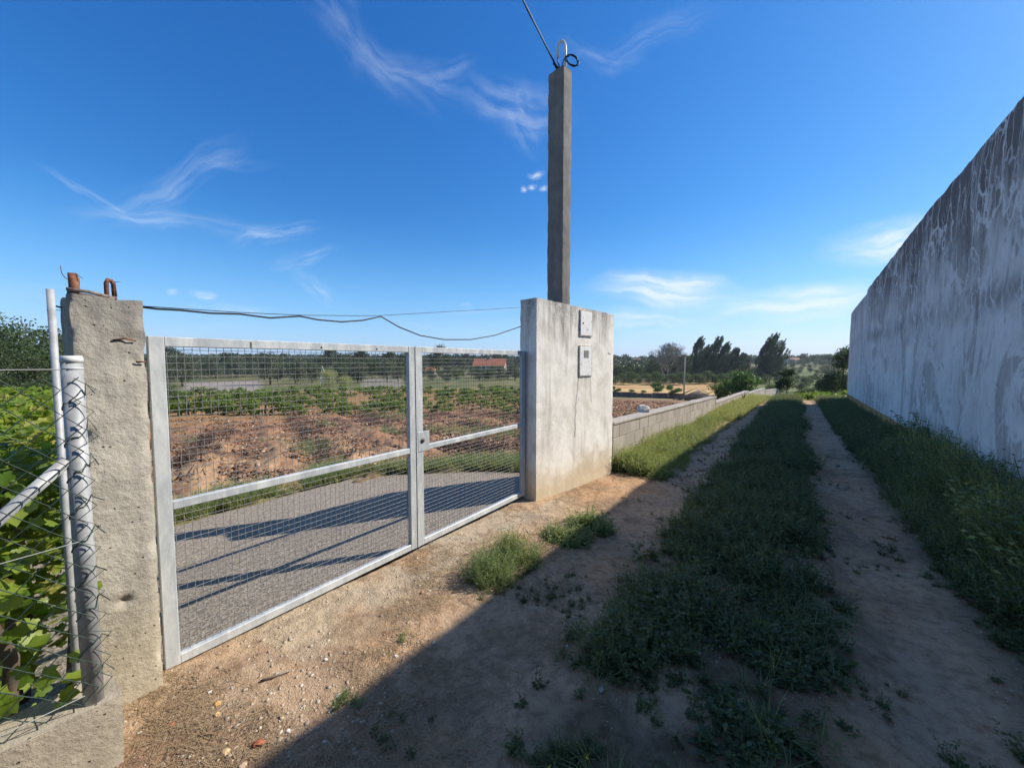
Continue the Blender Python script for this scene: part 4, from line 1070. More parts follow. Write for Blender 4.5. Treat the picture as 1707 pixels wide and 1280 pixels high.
for u, v, s, c, l in ((362, 1172, .038, (.55, .33, .13), 'orange-tan stone near the foot of the pitted pillar'), (362, 1190, .03, (.6, .42, .2), 'flat yellowish stone just below the orange-tan one'),
                      (431, 1236, .048, (.33, .11, .06), 'broken piece of red brick lying in the sun, bottom left'), (375, 1252, .045, (.56, .38, .2), 'flat orange stone left of the red brick piece'),
                      (286, 1208, .03, (.42, .15, .08), 'small reddish tile chip left of the orange stones'), (543, 1095, .024, (.68, .66, .6), 'small white pebble in front of the gate, upper one'),
                      (404, 1275, .045, (.5, .36, .24), 'brownish stone cut by the bottom edge of the photo'), (350, 1155, .02, (.7, .68, .62), 'small white stone above the orange-tan one'),
                      (480, 1215, .022, (.72, .7, .64), 'small white stone right of the red brick piece'), (1003, 1150, .03, (.4, .38, .36), 'pale stone lying in the shade of the left rut'),
                      (946, 1069, .022, (.4, .38, .36), 'small pale stone in the shade of the left rut'), (1085, 1127, .03, (.35, .33, .31), 'flat pale chip in the shade beside the middle strip'), (660, 1088, .026, (.66, .63, .58), 'white pebble near the shadow edge')):
    q = ray(u, v); t = -H / q[2]; rock('stone', l, 'stone', q[0] * t, q[1] * t, s, c, u % 97, .5)
# short stick
q = ray(455, 1128); t = -H / q[2]; b = MB(); b.tube([(0, 0, .006), (.03, .055, .012), (.05, .125, .006)], [.006, .007, .004], 7)
o = b.build('stick', MS['wood_grey'], None, True, (q[0] * t - .02, q[1] * t - .05, lz(q[0] * t, q[1] * t))); tag(o, 'short dark stick lying on the dirt in front of the left gate leaf', 'stick')
b = MB(); b.tube([(0, 0, .004), (.04, .05, .006), (.1, .03, .004)], [.003, .0025, .002], 5)
q = ray(1450, 1165); t = -H / q[2]; tag(b.build('pale_straw', MS['straw'], None, True, (q[0] * t, q[1] * t, lz(q[0] * t, q[1] * t))), 'thin pale twig lying in the shaded right-hand rut', 'twig')

def pol(dg, d): return d * np.sin(np.radians(dg)), d * np.cos(np.radians(dg))
def az_u(u): return -36.51 + math.degrees(math.atan((u - 853.5) / 640.))
def uz(u, d):
    """ground point seen at image column u, horizontal distance d"""
    x, y = pol(az_u(u), d); return float(x), float(y), tz(x, y)
# clods on the ploughed field
n = 42000
dg = rng.uniform(-86, -33, n); dd_ = 5.8 * (23 / 5.8) ** (rng.uniform(0, 1, n) ** .9)
x, y = pol(dg, dd_); band = fbm(x * .4, y * 1.1, 361, 3)
keep = (drv_d(x, y) < -.35) & (rng.uniform(0, 1, n) < sst(.42, .62, band) * .85 + .06)
x, y, dd_ = x[keep], y[keep], dd_[keep]
Pc = np.stack([x, y, terrain(x, y) + .015], -1)
sc = (.024 + .075 * rng.uniform(0, 1, len(x)) ** 4) * (1 + dd_ * .012)
me = scatter_mesh('clods', ST, Pc, rng.uniform(0, 6.28, len(x)), sc, MS['clod'], None, rng.uniform(-.5, .5, len(x)))
tag(link('earth_clods', me), 'broken red-brown clods covering the ploughed field behind the gate', 'clods', kind='stuff')
n = 15000
dg = rng.uniform(-33, -13, n); dd_ = 9 * (45 / 9) ** rng.uniform(0, 1, n); x, y = pol(dg, dd_); keep = x < bw_x(y) - .4; x, y, dd_ = x[keep], y[keep], dd_[keep]
me = scatter_mesh('clods', ST, np.stack([x, y, terrain(x, y) + .02], -1), rng.uniform(0, 6.28, len(x)), .06 + .16 * rng.uniform(0, 1, len(x)) ** 3, MS['clod'], None, rng.uniform(-.5, .5, len(x)))
tag(link('earth_clods', me), 'red-brown clods in the field on the far side of the low block wall', 'clods', kind='stuff')
# dark prunings lying in rows
TW = []
for i in range(5):
    rg = np.random.default_rng(700 + i); V = []; F = []
    for q_ in range(7):
        an = rg.uniform(0, 6.28); p = np.array([rg.uniform(-.2, .2), rg.uniform(-.12, .12), .01]); d = np.array([math.cos(an), math.sin(an), rg.uniform(.1, .9)]) * rg.uniform(.08, .22)
        s = np.array([-math.sin(an), math.cos(an), 0]) * .012; b = len(V); V += [p - s, p + s, p + d + s * .4, p + d - s * .4]; F.append((b, b + 1, b + 2, b + 3))
    TW.append((np.array(V), np.array(F), np.full(len(V), .5)))
n = 5000; dg = rng.uniform(-86, -33, n); dd_ = rng.uniform(7.5, 21, n); x, y = pol(dg, dd_)
rowc = np.abs(((x * .35 + y * .94) / 2.5) % 1 - .5); keep = (rowc < .16) & (fbm(x * .3, y * .3, 371, 3) > .46)
x, y = x[keep], y[keep]
me = scatter_mesh('prunings', TW, np.stack([x, y, terrain(x, y) + .03], -1), rng.uniform(0, 6.28, len(x)), rng.uniform(.6, 1.2, len(x)), MS['darktwig'])
tag(link('vine_prunings', me), 'dark dry vine prunings lying in rows across the ploughed field', 'prunings', kind='stuff')
# grass on the far side of the driveway
def d_fg(x, y):
    dd = drv_d(x, y); cl = fbm(x * 1.5, y * 1.5, 381, 3)
    return sst(.05, -.1, dd) * (1 - sst(-.35, -.95, dd + .9 * (cl - .5))) * sst(.3, .5, cl + .12)
Pg = sample(26000, -7.4, -2.7, .2, 7.2, d_fg, terrain)
veg('field_edge_grass', 'dry and green grass fringing the driveway behind the gate', G_LG, Pg[::2], .45, .95, MS['seed'])
veg('field_edge_weeds', 'leafy weeds among the grass beyond the driveway', W_MID, Pg[1::3], .6, 1.1, MS['grass'])
Pg2 = sample(9000, -20, -2.8, 3, 20, lambda x, y: .5 * sst(.62, .70, fbm(x * .35, y * .7, 391, 3)) * (drv_d(x, y) < -.5) * (np.hypot(x, y) < 20), terrain)
veg('field_weed_patches', 'scattered green weed patches on the ploughed earth', W_MID, Pg2, .6, 1.2, MS['grass'])
# dry pasture tufts beyond the dark wall and on the slope
# ------------------------------------------------------------------ block wall
bwl = empty('block_wall', (-2.33, 5.7, 0)); tag(bwl, 'low stepped wall of grey concrete blocks running away along the left side of the track', 'wall')
def bx_me(L, h, t, seed):
    m = MB(); rg = random.Random(seed); m.box(-t / 2 + rg.uniform(-.004, .004), t / 2 + rg.uniform(-.004, .004), .0025, L - .0025, .002, h - .002, bev=.005); return m.mesh('block', MS['block'])
def path(y): return float(bw_x(np.array([y]))[0])
SEC = [(5.62, 15.05, .675, .385, 4), (15.06, 24.05, .175, .045, 3), (24.06, 30.1, -.085, -.12, 3), (30.12, 37, -.27, -.50, 3)]
bl = {}
def bmesh_(L, h, t, v):
    k = (round(L, 3), h, t, v)
    if k not in bl: bl[k] = bx_me(L, h, t, v)
    return bl[k]
for (ya, yb, za, zb, nc) in SEC:
    BL = .5; n = int(round((yb - ya) / BL)); BL = (yb - ya) / n
    sl = (zb - za) / (yb - ya)
    for cidx in range(nc + 1):
        off = 0 if cidx % 2 == 0 else BL / 2
        for i in range(n + (1 if off else 0)):
            y0 = ya + max(0, i * BL - off); y1 = ya + min(yb - ya, (i + 1) * BL - off); L = y1 - y0
            if L < .05: continue
            if cidx == 0:
                if i % 2 and True: continue
                y1 = min(yb, y0 + 2 * BL); L = y1 - y0
            xa, xb = path(y0), path(y1); zt = za + sl * (y0 - ya)
            if cidx == 0: m = bmesh_(L, .045, .235, i % 3); z = zt - .045; nm = 'coping_slab'
            else: m = bmesh_(L, .205 if cidx > 1 else .21, .20, (i + cidx) % 4); z = zt - .045 - .21 - (cidx - 1) * .205 ; nm = 'block'
            o = link(nm, m, bwl, ((xa) + 2.33 + random.uniform(-.003, .003), y0 - 5.7, z + (random.uniform(-.002, .002) if cidx else 0)))
            o.rotation_euler = (math.atan(sl), 0, -math.atan2(xb - xa, L))
    m = MB(); m.box(-.11, .11, -.01, .12, za + sl * (yb - ya) - .75, za + sl * (yb - ya) + .012, bev=.006); m.build('end_pier', MS['block'], bwl, loc=(path(yb) + 2.33, yb - 5.7 - .12, 0))
q = gp(1068, 694, -2.36)
rock('boulder', 'pale rounded rock sitting on top of the low block wall', 'rock', -2.40, 7.62, .30, (.5, .46, .4), 31, .62, zoff=.60)
# dead shoots by the wall
b = MB()
for k in range(7):
    a_ = random.uniform(-.6, .6); b.tube([(0, k * .06, 0), (a_ * .1, k * .06 + a_ * .1, .22), (a_ * .25, k * .06 + a_ * .3, .36 + random.uniform(0, .12))], [.012, .008, .004], 4)
tag(b.build('dead_shoots', MS['darktwig'], None, loc=(path(21) + .25, 20.6, -.25)), 'dark dry shoots sticking up against the far part of the low block wall', 'dead shoots')

# ------------------------------------------------------------------ tall wall
def tall_wall():
    root = empty('tall_wall', (1.9, -10, 0)); tag(root, 'very tall streaked grey-white rendered wall with an ochre base, right of the track', 'wall')
    yy = [-10, 0, 6.85, 8.65, 10.7, 18.39]; zt = [4.80, 4.66, 4.524, 4.488, 4.455, 4.135]
    stations = list(np.arange(-10, 4, .5)) + list(np.arange(4, 18.39, .09)) + [18.39]
    st2 = list(np.arange(18.392, 23.2, .12)) + [23.2]
    def loft(name, sts, topf, x0, x1, mat):
        nz = 40; vs = []; fs = []; m = nz + 1 + 3
        for y in sts:
            zt_ = topf(y) + .030 * mnoise.noise(Vector((y * 2.2, 0, 1))) + .012 * mnoise.noise(Vector((y * 9, 0, 4)))
            for k in range(nz + 1):
                z = -.6 + (zt_ + .6) * k / nz
                vs.append((x0 + .012 * mnoise.noise(Vector((y * .8, z * .8, 2))) + .004 * mnoise.noise(Vector((y * 4, z * 2, 7))) + (.012 if k == nz else 0), y + 10, z))
            vs.append((x0 + .04, y + 10, zt_ + .008)); vs.append((x1, y + 10, zt_ - .01)); vs.append((x1, y + 10, -.6))
        for i in range(len(sts) - 1):
            for k in range(m):
                j = (k + 1) % m; fs.append((i * m + j, i * m + k, (i + 1) * m + k, (i + 1) * m + j))
        fs.append(tuple(range(m))); fs.append(tuple(reversed(range((len(sts) - 1) * m, len(sts) * m))))
        me = bpy.data.meshes.new(name); me.from_pydata(vs, [], fs); me.materials.append(mat)
        me.polygons.foreach_set('use_smooth', [True] * len(me.polygons))
        try: me.set_sharp_from_angle(angle=RAD(35))
        except Exception: pass
        return link(name, me, root)
    # local coordinates: wall faces -x
    loft('long_panel', stations, lambda y: float(np.interp(y, yy, zt)), 0, .28, MS['bigwall'])
    loft('end_panel', st2, lambda y: float(np.interp(y, [18.39, 23.2], [4.02, 3.80])), .004, .27, MS['bigwall'])
    mb = MB(); n = 60; 
    for i in range(n):
        y0 = -10 + 33.2 * i / n; y1 = -10 + 33.2 * (i + 1) / n; mb.box(-.012, .02, y0 + 10, y1 + 10 - .0005, -.7 - .014 * max(0, y0), .30 - .012 * max(-2, y0) * 0 - .0065 * y0 + .008 * math.sin(i * 1.7))
    mb.build('painted_base', MS['ochre'], root)
tall_wall()

# ------------------------------------------------------------------ grapevine behind the fence
def vine_leaf(seed):
    rg = random.Random(seed); pts = []
    lobes = [(0, 1.0), (52, .86), (-52, .86), (112, .66), (-112, .66)]
    for k in range(20):
        a_ = -180 + k * 18; r_ = .3
        for (c_, h_) in lobes:
            dd = abs((a_ - c_ + 180) % 360 - 180); r_ = max(r_, h_ * max(0, 1 - dd / 44) ** .55)
        if abs(abs(a_) - 180) < 10: r_ = .1
        r_ *= rg.uniform(.9, 1.06); x_, y_ = r_ * math.cos(math.radians(a_)), r_ * math.sin(math.radians(a_))
        pts.append((x_, y_, .16 * abs(y_) - .22 * x_ * x_ + rg.uniform(-.03, .03)))
    vs = [(.05, 0, 0)] + pts; fs = [(0, 1 + k, 1 + (k + 1) % 20) for k in range(20)]
    V = np.array(vs) * .5; r0 = rg.uniform(0, 1)
    return V, np.array(fs), np.full(len(V), r0)
VL = [vine_leaf(i) for i in range(6)]
VLm = [npmesh('leaf', v, f, MS['vine'], True, {'rnd': ('FLOAT', np.full(len(v), .12 + .15 * i))}) for i, (v, f, r_) in enumerate(VL)]
gv = empty('grapevine', (-2.6, -.1, 0)); tag(gv, 'bright green leafy grapevine growing behind the wire fence at the left edge', 'grapevine')
rg = random.Random(9)
def vleaf(p, s, face):
    o = link('leaf', VLm[rg.randrange(6)], gv, (p[0] + 2.6, p[1] + .1, p[2]))
    d = Vector(face) + Vector((rg.uniform(-.7, .7), rg.uniform(-.7, .7), rg.uniform(-.4, .7))); 
    q = d.to_track_quat('Z', 'X'); o.rotation_mode = 'QUATERNION'; o.rotation_quaternion = q @ Matrix.Rotation(rg.uniform(0, 6.28), 3, 'Z').to_quaternion(); o.scale = (s, s, s)
for i in range(230):
    z = rg.uniform(.12, 1.18); 
    if rg.random() < .5: z = rg.choice((rg.uniform(.15, .55), rg.uniform(.6, .98)))
    x_ = -2.26 - rg.random() ** 1.5 * .75; y_ = rg.uniform(-.55, .06 + max(0, -x_ - 2.5) * .1)
    vleaf((x_, y_, z), rg.uniform(.07, .125), (.8, .15, .6))
for (x_, y_, z, s) in ((-2.235, .135, .36, .12), (-2.21, .10, .32, .11), (-2.23, .06, .42, .12), (-2.215, .15, .45, .08), (-2.24, -.02, .38, .13), (-2.3, .21, .68, .07), (-2.23, -.06, .40, .14), (-2.2, -.12, .36, .13), (-2.25, .02, .86, .08), (-2.28, .1, .98, .07), (-2.26, .07, 1.07, .07), (-2.27, .03, 1.12, .06), (-2.3, .09, 1.2, .05), (-2.27, .06, 1.0, .08)):
    vleaf((x_, y_, z), s, (.7, -.1, .7))
n = 26000; x_ = -2.55 - 4.4 * rng.uniform(0, 1, n); y_ = rng.uniform(-1.3, .6, n); top_ = 1.20 + .26 * (fbm(x_ * 1.3, y_ * 1.3, 401, 3) - .3) + .02 * (-x_ - 2.6)
ok_ = y_ < (.062 + .045 * (rng.uniform(0, 1, n) < .5) * (x_ > -4.2)) * -x_ - .03
x_, y_, top_ = x_[ok_], y_[ok_], top_[ok_]
z_ = top_ * rng.uniform(0, 1, len(x_)) ** .42
me = scatter_mesh('foliage', VL, np.stack([x_, y_, z_], -1) - np.array([-2.6, -.1, 0]), rng.uniform(0, 6.28, len(x_)), rng.uniform(.05, .11, len(x_)), MS['vine'])
o = link('foliage', me, gv); o['kind'] = 'stuff'
# tilt: scatter_mesh only turns about z, so add a second layer standing on edge
V_ = [(v[:, [2, 0, 1]], f, r_) for v, f, r_ in VL]
idx_ = rng.permutation(len(x_))[:9000]
me = scatter_mesh('foliage', V_, np.stack([x_, y_, z_], -1)[idx_] - np.array([-2.6, -.1, 0]), rng.uniform(0, 6.28, len(idx_)), rng.uniform(.05, .11, len(idx_)), MS['vine'])
o = link('foliage', me, gv); o['kind'] = 'stuff'
for (x0, y0, dx, dy) in ((-2.45, -.05, .1, .04), (-2.6, -.3, .05, -.1), (-2.9, .0, -.05, .05)):
    b = MB(); b.tube([(x0 + 2.6, y0 + .1, -.1), (x0 + 2.6 + dx * .4, y0 + .1 + dy, .45), (x0 + 2.6 + dx, y0 + .1 - dy, .8), (x0 + 2.6 + dx * .6, y0 + .1 + dy * .5, 1.1)], [.028, .022, .015, .008], 7); b.build('stem', MS['bark'], gv, True)

# ------------------------------------------------------------------ vineyard rows
def small_vine(seed):
    e = empty('vineyard_vine'); tag(e, 'low bushy green vine in the vineyard rows beyond the ploughed field', 'vine', 'green vines in rows beyond the ploughed field')
    rg2 = random.Random(seed); bs = []
    for k in range(11): bs.append((rg2.uniform(-.85, .85), rg2.uniform(-.4, .4), rg2.uniform(.15, .75) * (1.25 if k % 4 == 0 else 1), rg2.uniform(.14, .32), rg2.uniform(.16, .3), rg2.uniform(.14, .34)))
    link('foliage', crown(bs, 760, .12, .10, MS['vine_row'], seed, .4, .6, 'foliage'), e)
    b = MB(); b.tube([(0, 0, -.1), (.04, .02, .25), (-.03, 0, .55)], [.045, .035, .03], 6); b.tube([(-.02, 0, .45), (.25, .05, .7)], [.025, .015], 5); b.tube([(-.02, 0, .45), (-.28, -.05, .7)], [.025, .015], 5)
    b.build('trunk', MS['bark'], e, True); return e
VS = [small_vine(800 + i) for i in range(3)]
first = [True] * 3; cnt = 0
ROWL = [('leafy vine in the front row of the vineyard, beside the ploughed field', 'vines in the front row of the vineyard')] + [('green vine in the middle rows of the vineyard, partly hidden by the front row', 'vines in the middle rows of the vineyard')] * 3 + [('distant green vine in the back rows of the vineyard', 'vines in the back rows of the vineyard')] * 5
for row in range(9):
    dep = 18.5 + row * 2.35
    lat = -dep * .93
    while lat < dep * .05:
        if random.random() < .74:
            x_ = dep * FW[0] / math.hypot(FW[0], FW[1]) + lat * RT[0]; y_ = dep * FW[1] / math.hypot(FW[0], FW[1]) + lat * RT[1]
            dpj = (random.uniform(-.8, .8)); x_ += dpj * FW[0]; y_ += dpj * FW[1]
            k = cnt % 3; s = random.uniform(.62, 1.1); loc = (x_, y_, tz(x_, y_)); rz = YAW + random.uniform(-.3, .3) + (math.pi if random.random() < .5 else 0)
            if first[k]:
                VS[k].location = loc; VS[k].rotation_euler = (0, 0, rz); VS[k].scale = (s, s, s); first[k] = False; VS[k]['label'], VS[k]['group'] = ROWL[row]
            else: dup(VS[k], loc, rz, (s, s, s * random.uniform(.55, .9)), *ROWL[row])
            cnt += 1
        lat += random.uniform(.95, 1.7) * (1 + row * .05)
# ------------------------------------------------------------------ trees
def trunk_mesh(h, r0, seed, lean=0, limbs=5, mat='bark', top=.75):
    rg2 = random.Random(seed); b = MB(); n = 6; pts = []
    for i in range(n):
        t = i / (n - 1); pts.append((lean * t * t * h + rg2.uniform(-.03, .03) * h * t, rg2.uniform(-.03, .03) * h * t, -.3 + (h * top + .3) * t))
    b.tube(pts, [r0 * (1 - .8 * i / (n - 1)) for i in range(n)], 7)
    for k in range(limbs):
        t = rg2.uniform(.35, .95); i = min(n - 2, int(t * (n - 1))); p = Vector(pts[i]).lerp(Vector(pts[i + 1]), t * (n - 1) - i)
        a_ = rg2.uniform(0, 6.28); l = h * rg2.uniform(.18, .34); q1 = p + Vector((math.cos(a_) * l * .5, math.sin(a_) * l * .5, l * .4)); q2_ = p + Vector((math.cos(a_) * l, math.sin(a_) * l, l * .9))
        b.tube([p, q1, q2_], [r0 * .4, r0 * .25, r0 * .1], 5)
    return b.mesh('trunk', MS[mat], True)
def round_tree(name, seed, h, wd, mat, n, L, base=.25, limbs=5, r0=None, nb=16, flat=1.0):
    rg2 = random.Random(seed); e = empty(name); bs = []
    for k in range(nb):
        a_ = rg2.uniform(0, 6.28); t = rg2.uniform(0, 1); zz = h * (base + .12) + (h * (1 - base) - h * .22) * t
        rr = wd * .5 * math.sqrt(max(.05, 1 - (2 * t - .85) ** 2 * .8)) * rg2.uniform(.2, .82)
        br = wd * rg2.uniform(.13, .24)
        bs.append((math.cos(a_) * rr, math.sin(a_) * rr, zz, br, br, br * rg2.uniform(.6, .9) * flat))
    link('crown', crown(bs, n, L, L * .55, MS[mat], seed, .4, .45), e)
    link('trunk', trunk_mesh(h, r0 or h * .03, seed, 0, limbs, top=.7), e); return e
def poplar(seed, h, wd, lean=.06, n=11000):
    rg2 = random.Random(seed); e = empty('poplar_tree'); rgn = np.random.default_rng(seed); Pt = []; Lv = []; Dv = []
    npl = 80 if n < 12000 else 110
    for k in range(npl):
        t = (k + .5) / npl; a_ = rg2.uniform(0, 6.28)
        zz = h * (.06 + .80 * t); rr = wd * .5 * (math.sin(math.pi * min(.97, t * .8 + .16)) ** .6) * rg2.uniform(.2, .9)
        c0 = np.array([math.cos(a_) * rr + lean * h * t * t, math.sin(a_) * rr, zz]); ln = h * rg2.uniform(.16, .26) * (1.05 - .3 * t); wd_ = ln * .16
        dirn = np.array([.18 + lean * 1.6 * t + rg2.uniform(-.10, .14), 0, 1.]); dirn /= np.linalg.norm(dirn); m = int(n / npl)
        s = rgn.uniform(0, 1, m); q = rgn.normal(size=(m, 3)) * wd_ * (np.sin(np.pi * np.clip(s * .85 + .1, 0, 1)) ** .8)[:, None] * .55
        bend = np.stack([.16 * ln * s ** 2, 0 * s, 0 * s], -1)
        Pt.append(c0 + dirn * (s * ln)[:, None] + q + bend); Lv.append(np.full(m, rg2.random())); Dv.append(np.tile(dirn, (m, 1)))
    Pt = np.concatenate(Pt); Lv = np.concatenate(Lv); Dv = np.concatenate(Dv)
    V, F, r_ = leafquads(Pt, .34, .19, rgn, .1, np.clip(Lv * .6 + rgn.uniform(0, .4, len(Pt)), 0, 1), Dv)
    link('crown', npmesh('crown', V, F, MS['poplar'], False, {'rnd': ('FLOAT', r_)}), e)
    link('trunk', trunk_mesh(h, h * .018, seed, lean * .8, 0, top=.8), e); return e
def put(e, u, d, label, cat, group=None, s=1.0, sz=None, rz=None, dz=0):
    x_, y_, z = uz(u, d); e.location = (x_, y_, z + dz); e.rotation_euler = (0, 0, YAW if rz is None else rz); e.scale = (s, s, s if sz is None else sz); return tag(e, label, cat, group)
def putc(src, u, d, label, group=None, s=1.0, sz=None, rz=None, dz=0):
    x_, y_, z = uz(u, d); return dup(src, (x_, y_, z + dz), YAW if rz is None else rz, (s, s, s if sz is None else sz), label, group)
def dist(depth, u): return depth * math.hypot(1, (u - 853.5) / 640.)
# windswept poplars
pa = poplar(1, 13.4, 5.4); pb = poplar(2, 12.8, 5.2, .09); pc = poplar(3, 10.5, 5.4, .06)
put(pa, 1160, dist(117, 1160), 'first poplar of the dark windswept row, right of the bare tree', 'poplar', 'windswept poplars', 1.0, 1.04)
putc(pb, 1174, dist(121, 1174), 'slim shorter poplar second from the left in the windswept row', 'windswept poplars', .9)
put(pb, 1188, dist(118, 1188), 'tall poplar in the middle of the windswept row', 'poplar', 'windswept poplars', 1.04, 1.08)
putc(pa, 1205, dist(119, 1205), 'poplar right of the middle one in the windswept row', 'windswept poplars', .92)
put(pc, 1222, dist(120, 1222), 'lower bushy poplar near the right end of the windswept row', 'poplar', 'windswept poplars')
putc(pc, 1236, dist(124, 1236), 'last and lowest poplar at the right end of the windswept row', 'windswept poplars', .84)
pd = poplar(6, 13.2, 9.0, .08, 17000)
put(pd, 1283, dist(112, 1283), 'broad lone windswept poplar standing apart on the right of the row', 'poplar', None, .95, 1.08)
pe = putc(pa, 1270, dist(113, 1270), 'narrow poplar growing against the left side of the broad lone one', None, .88)
# bare tree
def bare_tree(seed, h):
    rg2 = random.Random(seed); e = empty('bare_tree'); b = MB(); tw = MB()
    def rec(p, d, l, r_, dep):
        q1 = p + d * l
        (b if dep < 3 else tw).tube([p, q1], [r_, r_ * .7], 5 if dep < 3 else 3, False)
        if dep >= 6: return
        for k in range(3 if dep < 4 else 2):
            nd = (d + Vector((rg2.uniform(-.6, .6), rg2.uniform(-.55, .55), rg2.uniform(-.08, .42)))).normalized(); rec(q1, nd, l * rg2.uniform(.74, .94), max(.026, r_ * .62), dep + 1)
    b.tube([(0, 0, -.3), (0, 0, h * .12)], [.32, .26], 8); b.tube([(0, 0, h * .12), (.1, 0, h * .42)], [.26, .15], 7)
    for k in range(7):
        a_ = k * .898; rec(Vector((0, 0, h * (.06 + .05 * k))), Vector((math.cos(a_ * 2.4) * (1.0 - .1 * k), math.sin(a_ * 2.4) * (.9 - .1 * k), .75)).normalized(), h * .17, .15, 0)
    b.build('trunk', MS['barkpale'], e); tw.build('twigs', MS['twig'], e)['kind'] = 'stuff'; return e
bt = bare_tree(5, 10.5); put(bt, 1112, dist(122, 1112), 'leafless grey-brown tree with a wide rounded crown, left of the poplars', 'bare tree', None, 1.12)
# round trees
oa = round_tree('oak_tree', 21, 8, 8.5, 'oak', 4200, .34, .1, nb=22); ob = round_tree('oak_tree', 22, 7, 8, 'oak', 3800, .34, .08, nb=20); oc = round_tree('oak_tree', 23, 9, 7, 'oak', 4200, .34, .15, nb=22)
ola = round_tree('olive_tree', 31, 4.4, 5.2, 'olive', 5200, .17, .14, nb=20); olb = round_tree('olive_tree', 32, 4.2, 4.6, 'olive', 4600, .17, .14, nb=18)
bsa = round_tree('bush', 41, 2.2, 3.0, 'bush', 2600, .14, .0, limbs=3, nb=14, r0=.05); bsb = round_tree('bush', 42, 1.8, 2.6, 'bush', 2400, .14, .0, limbs=3, nb=12, r0=.05)
GO = 'olive trees behind the vineyard'
put(ola, 303, dist(53, 303), 'large grey-green olive tree seen through the left end of the gate mesh', 'olive tree', None, 1.05)
putc(ola, 450, dist(56, 450), 'wide olive tree behind the vineyard, left of the middle of the left gate leaf', None, 1.0, None, 1.2)
put(olb, 492, dist(58, 492), 'olive tree touching the right side of the wide one behind the vineyard', 'olive tree', None, .96)
putc(olb, 275, dist(60, 275), 'olive tree just beside the gate stile, behind the large grey-green one', None, 1.15, None, .4)
putc(olb, 350, dist(88, 350), 'olive tree standing at the back edge of the grey field, left', None, 1.2, None, .7)
putc(ola, 395, dist(92, 395), 'olive tree at the back edge of the grey field, right of the first', None, 1.1, None, 2.2)
putc(olb, 596, dist(62, 596), 'dark round olive tree right of the dry yellow shrub', None, .9, None, 3)
putc(ola, 645, dist(66, 645), 'olive tree close to the centre stiles of the gate', None, .9, None, 4)
putc(olb, 745, dist(60, 745), 'olive tree left of the red-roofed house', None, .62, None, 1)
putc(ola, 858, dist(75, 858), 'olive tree right of the red-roofed house beside the meter pillar', None, .8, None, 2)
ys_ = round_tree('dry_shrub', 47, 2.6, 3.4, 'seed', 2400, .13, .0, limbs=4, nb=12, r0=.05); put(ys_, 548, dist(50, 548), 'yellowish dry shrub in front of the dark trees, left gate leaf', 'shrub', None, .95)
ys2 = dup(ys_, None, None, None, 'greyish dry shrub right of the yellowish one'); x_, y_, z_ = uz(575, dist(48, 575)); ys2.location = (x_, y_, z_); ys2.scale = (.7, .7, .6)
# two thin pale canes leaning over it
b = MB(); x_, y_, z_ = uz(533, dist(49, 533)); b.tube([(0, 0, 0), (.02, .3, 2.7)], .035, 5); b.tube([(.02, .3, 2.7), (.55, .3, 2.0)], .03, 5)
tag(b.build('leaning_canes', MS['conduit'], None, loc=(x_, y_, z_)), 'pale bent canes standing out of the yellowish dry shrub', 'canes')
GB = 'dark trees along the back of the fields'
used = {id(oa): 0}
seq = [oa, ob, oc]; fl = [True, True, True]
random.seed(21)
lst = []
for u in range(255, 885, 15):
    d0 = random.uniform(150, 175) if random.random() < .5 else random.uniform(105, 140)
    if 770 < u < 858: d0 = random.uniform(215, 240)
    if 330 < u < 430: d0 = random.uniform(125, 165)
    lst.append((u + random.uniform(-6, 6), dist(d0, u)))
for i, (u, d) in enumerate(lst):
    k = i % 3; s = random.uniform(.6, 1.08) * (1.25 if d > 250 else 1)
    if d > dist(200, u): s = 1.15
    lb = 'dark evergreen tree in the dense belt closing the fields behind the gate mesh'
    if fl[k]: put(seq[k], u, d, lb, 'tree', GB, s, None, random.uniform(0, 6)); fl[k] = False
    else: putc(seq[k], u, d, lb, GB, s, None, random.uniform(0, 6))
for u, d, s in ((300, 70, .55), (340, 100, .5), (410, 100, .5), (520, 75, .5), (570, 80, .55), (620, 85, .6), (668, 80, .5)):
    putc(ob, u, dist(d, u), 'lower dark tree in front of the dense belt behind the gate mesh', 'lower dark trees behind the gate', s, None, random.uniform(0, 6))
for u, dp, s, l in ((735, 90, .5, 'grey-green scrub left of the red-roofed house, nearest the centre stile'), (770, 95, .6, 'grey-green scrub just left below the red-roofed house'), (800, 85, .8, 'scrub in front of the red-roofed house'), (835, 88, .9, 'bright bush at the right corner of the red-roofed house'), (815, 70, .7, 'low scrub between the vineyard and the red-roofed house'), (760, 70, .7, 'low scrub behind the vineyard, left of the house')):
    putc(bsa, u, dist(dp, u), l, None, 1.3 * s, None, random.uniform(0, 6))
for i in range(46):
    u = 268 + i * 13.2 + random.uniform(-5, 5); dp = random.choice((random.uniform(88, 118), random.uniform(60, 84)))
    if 318 < u < 432: dp = random.uniform(92, 125)
    if 775 < u < 860: dp = random.uniform(68, 90)
    sc_ = random.uniform(.75, 1.15) * (.62 if 700 < u < 870 else 1)
    if dp < 84 and u < 700: sc_ *= .75
    putc((ola, olb, bsa)[i % 3], u, dist(dp, u), 'grey-green olive or scrub in the broken line between the vineyard and the dark tree belt', 'scrub and olives between vineyard and tree belt', sc_ * (1.5 if i % 3 == 2 else 1), None, random.uniform(0, 6))
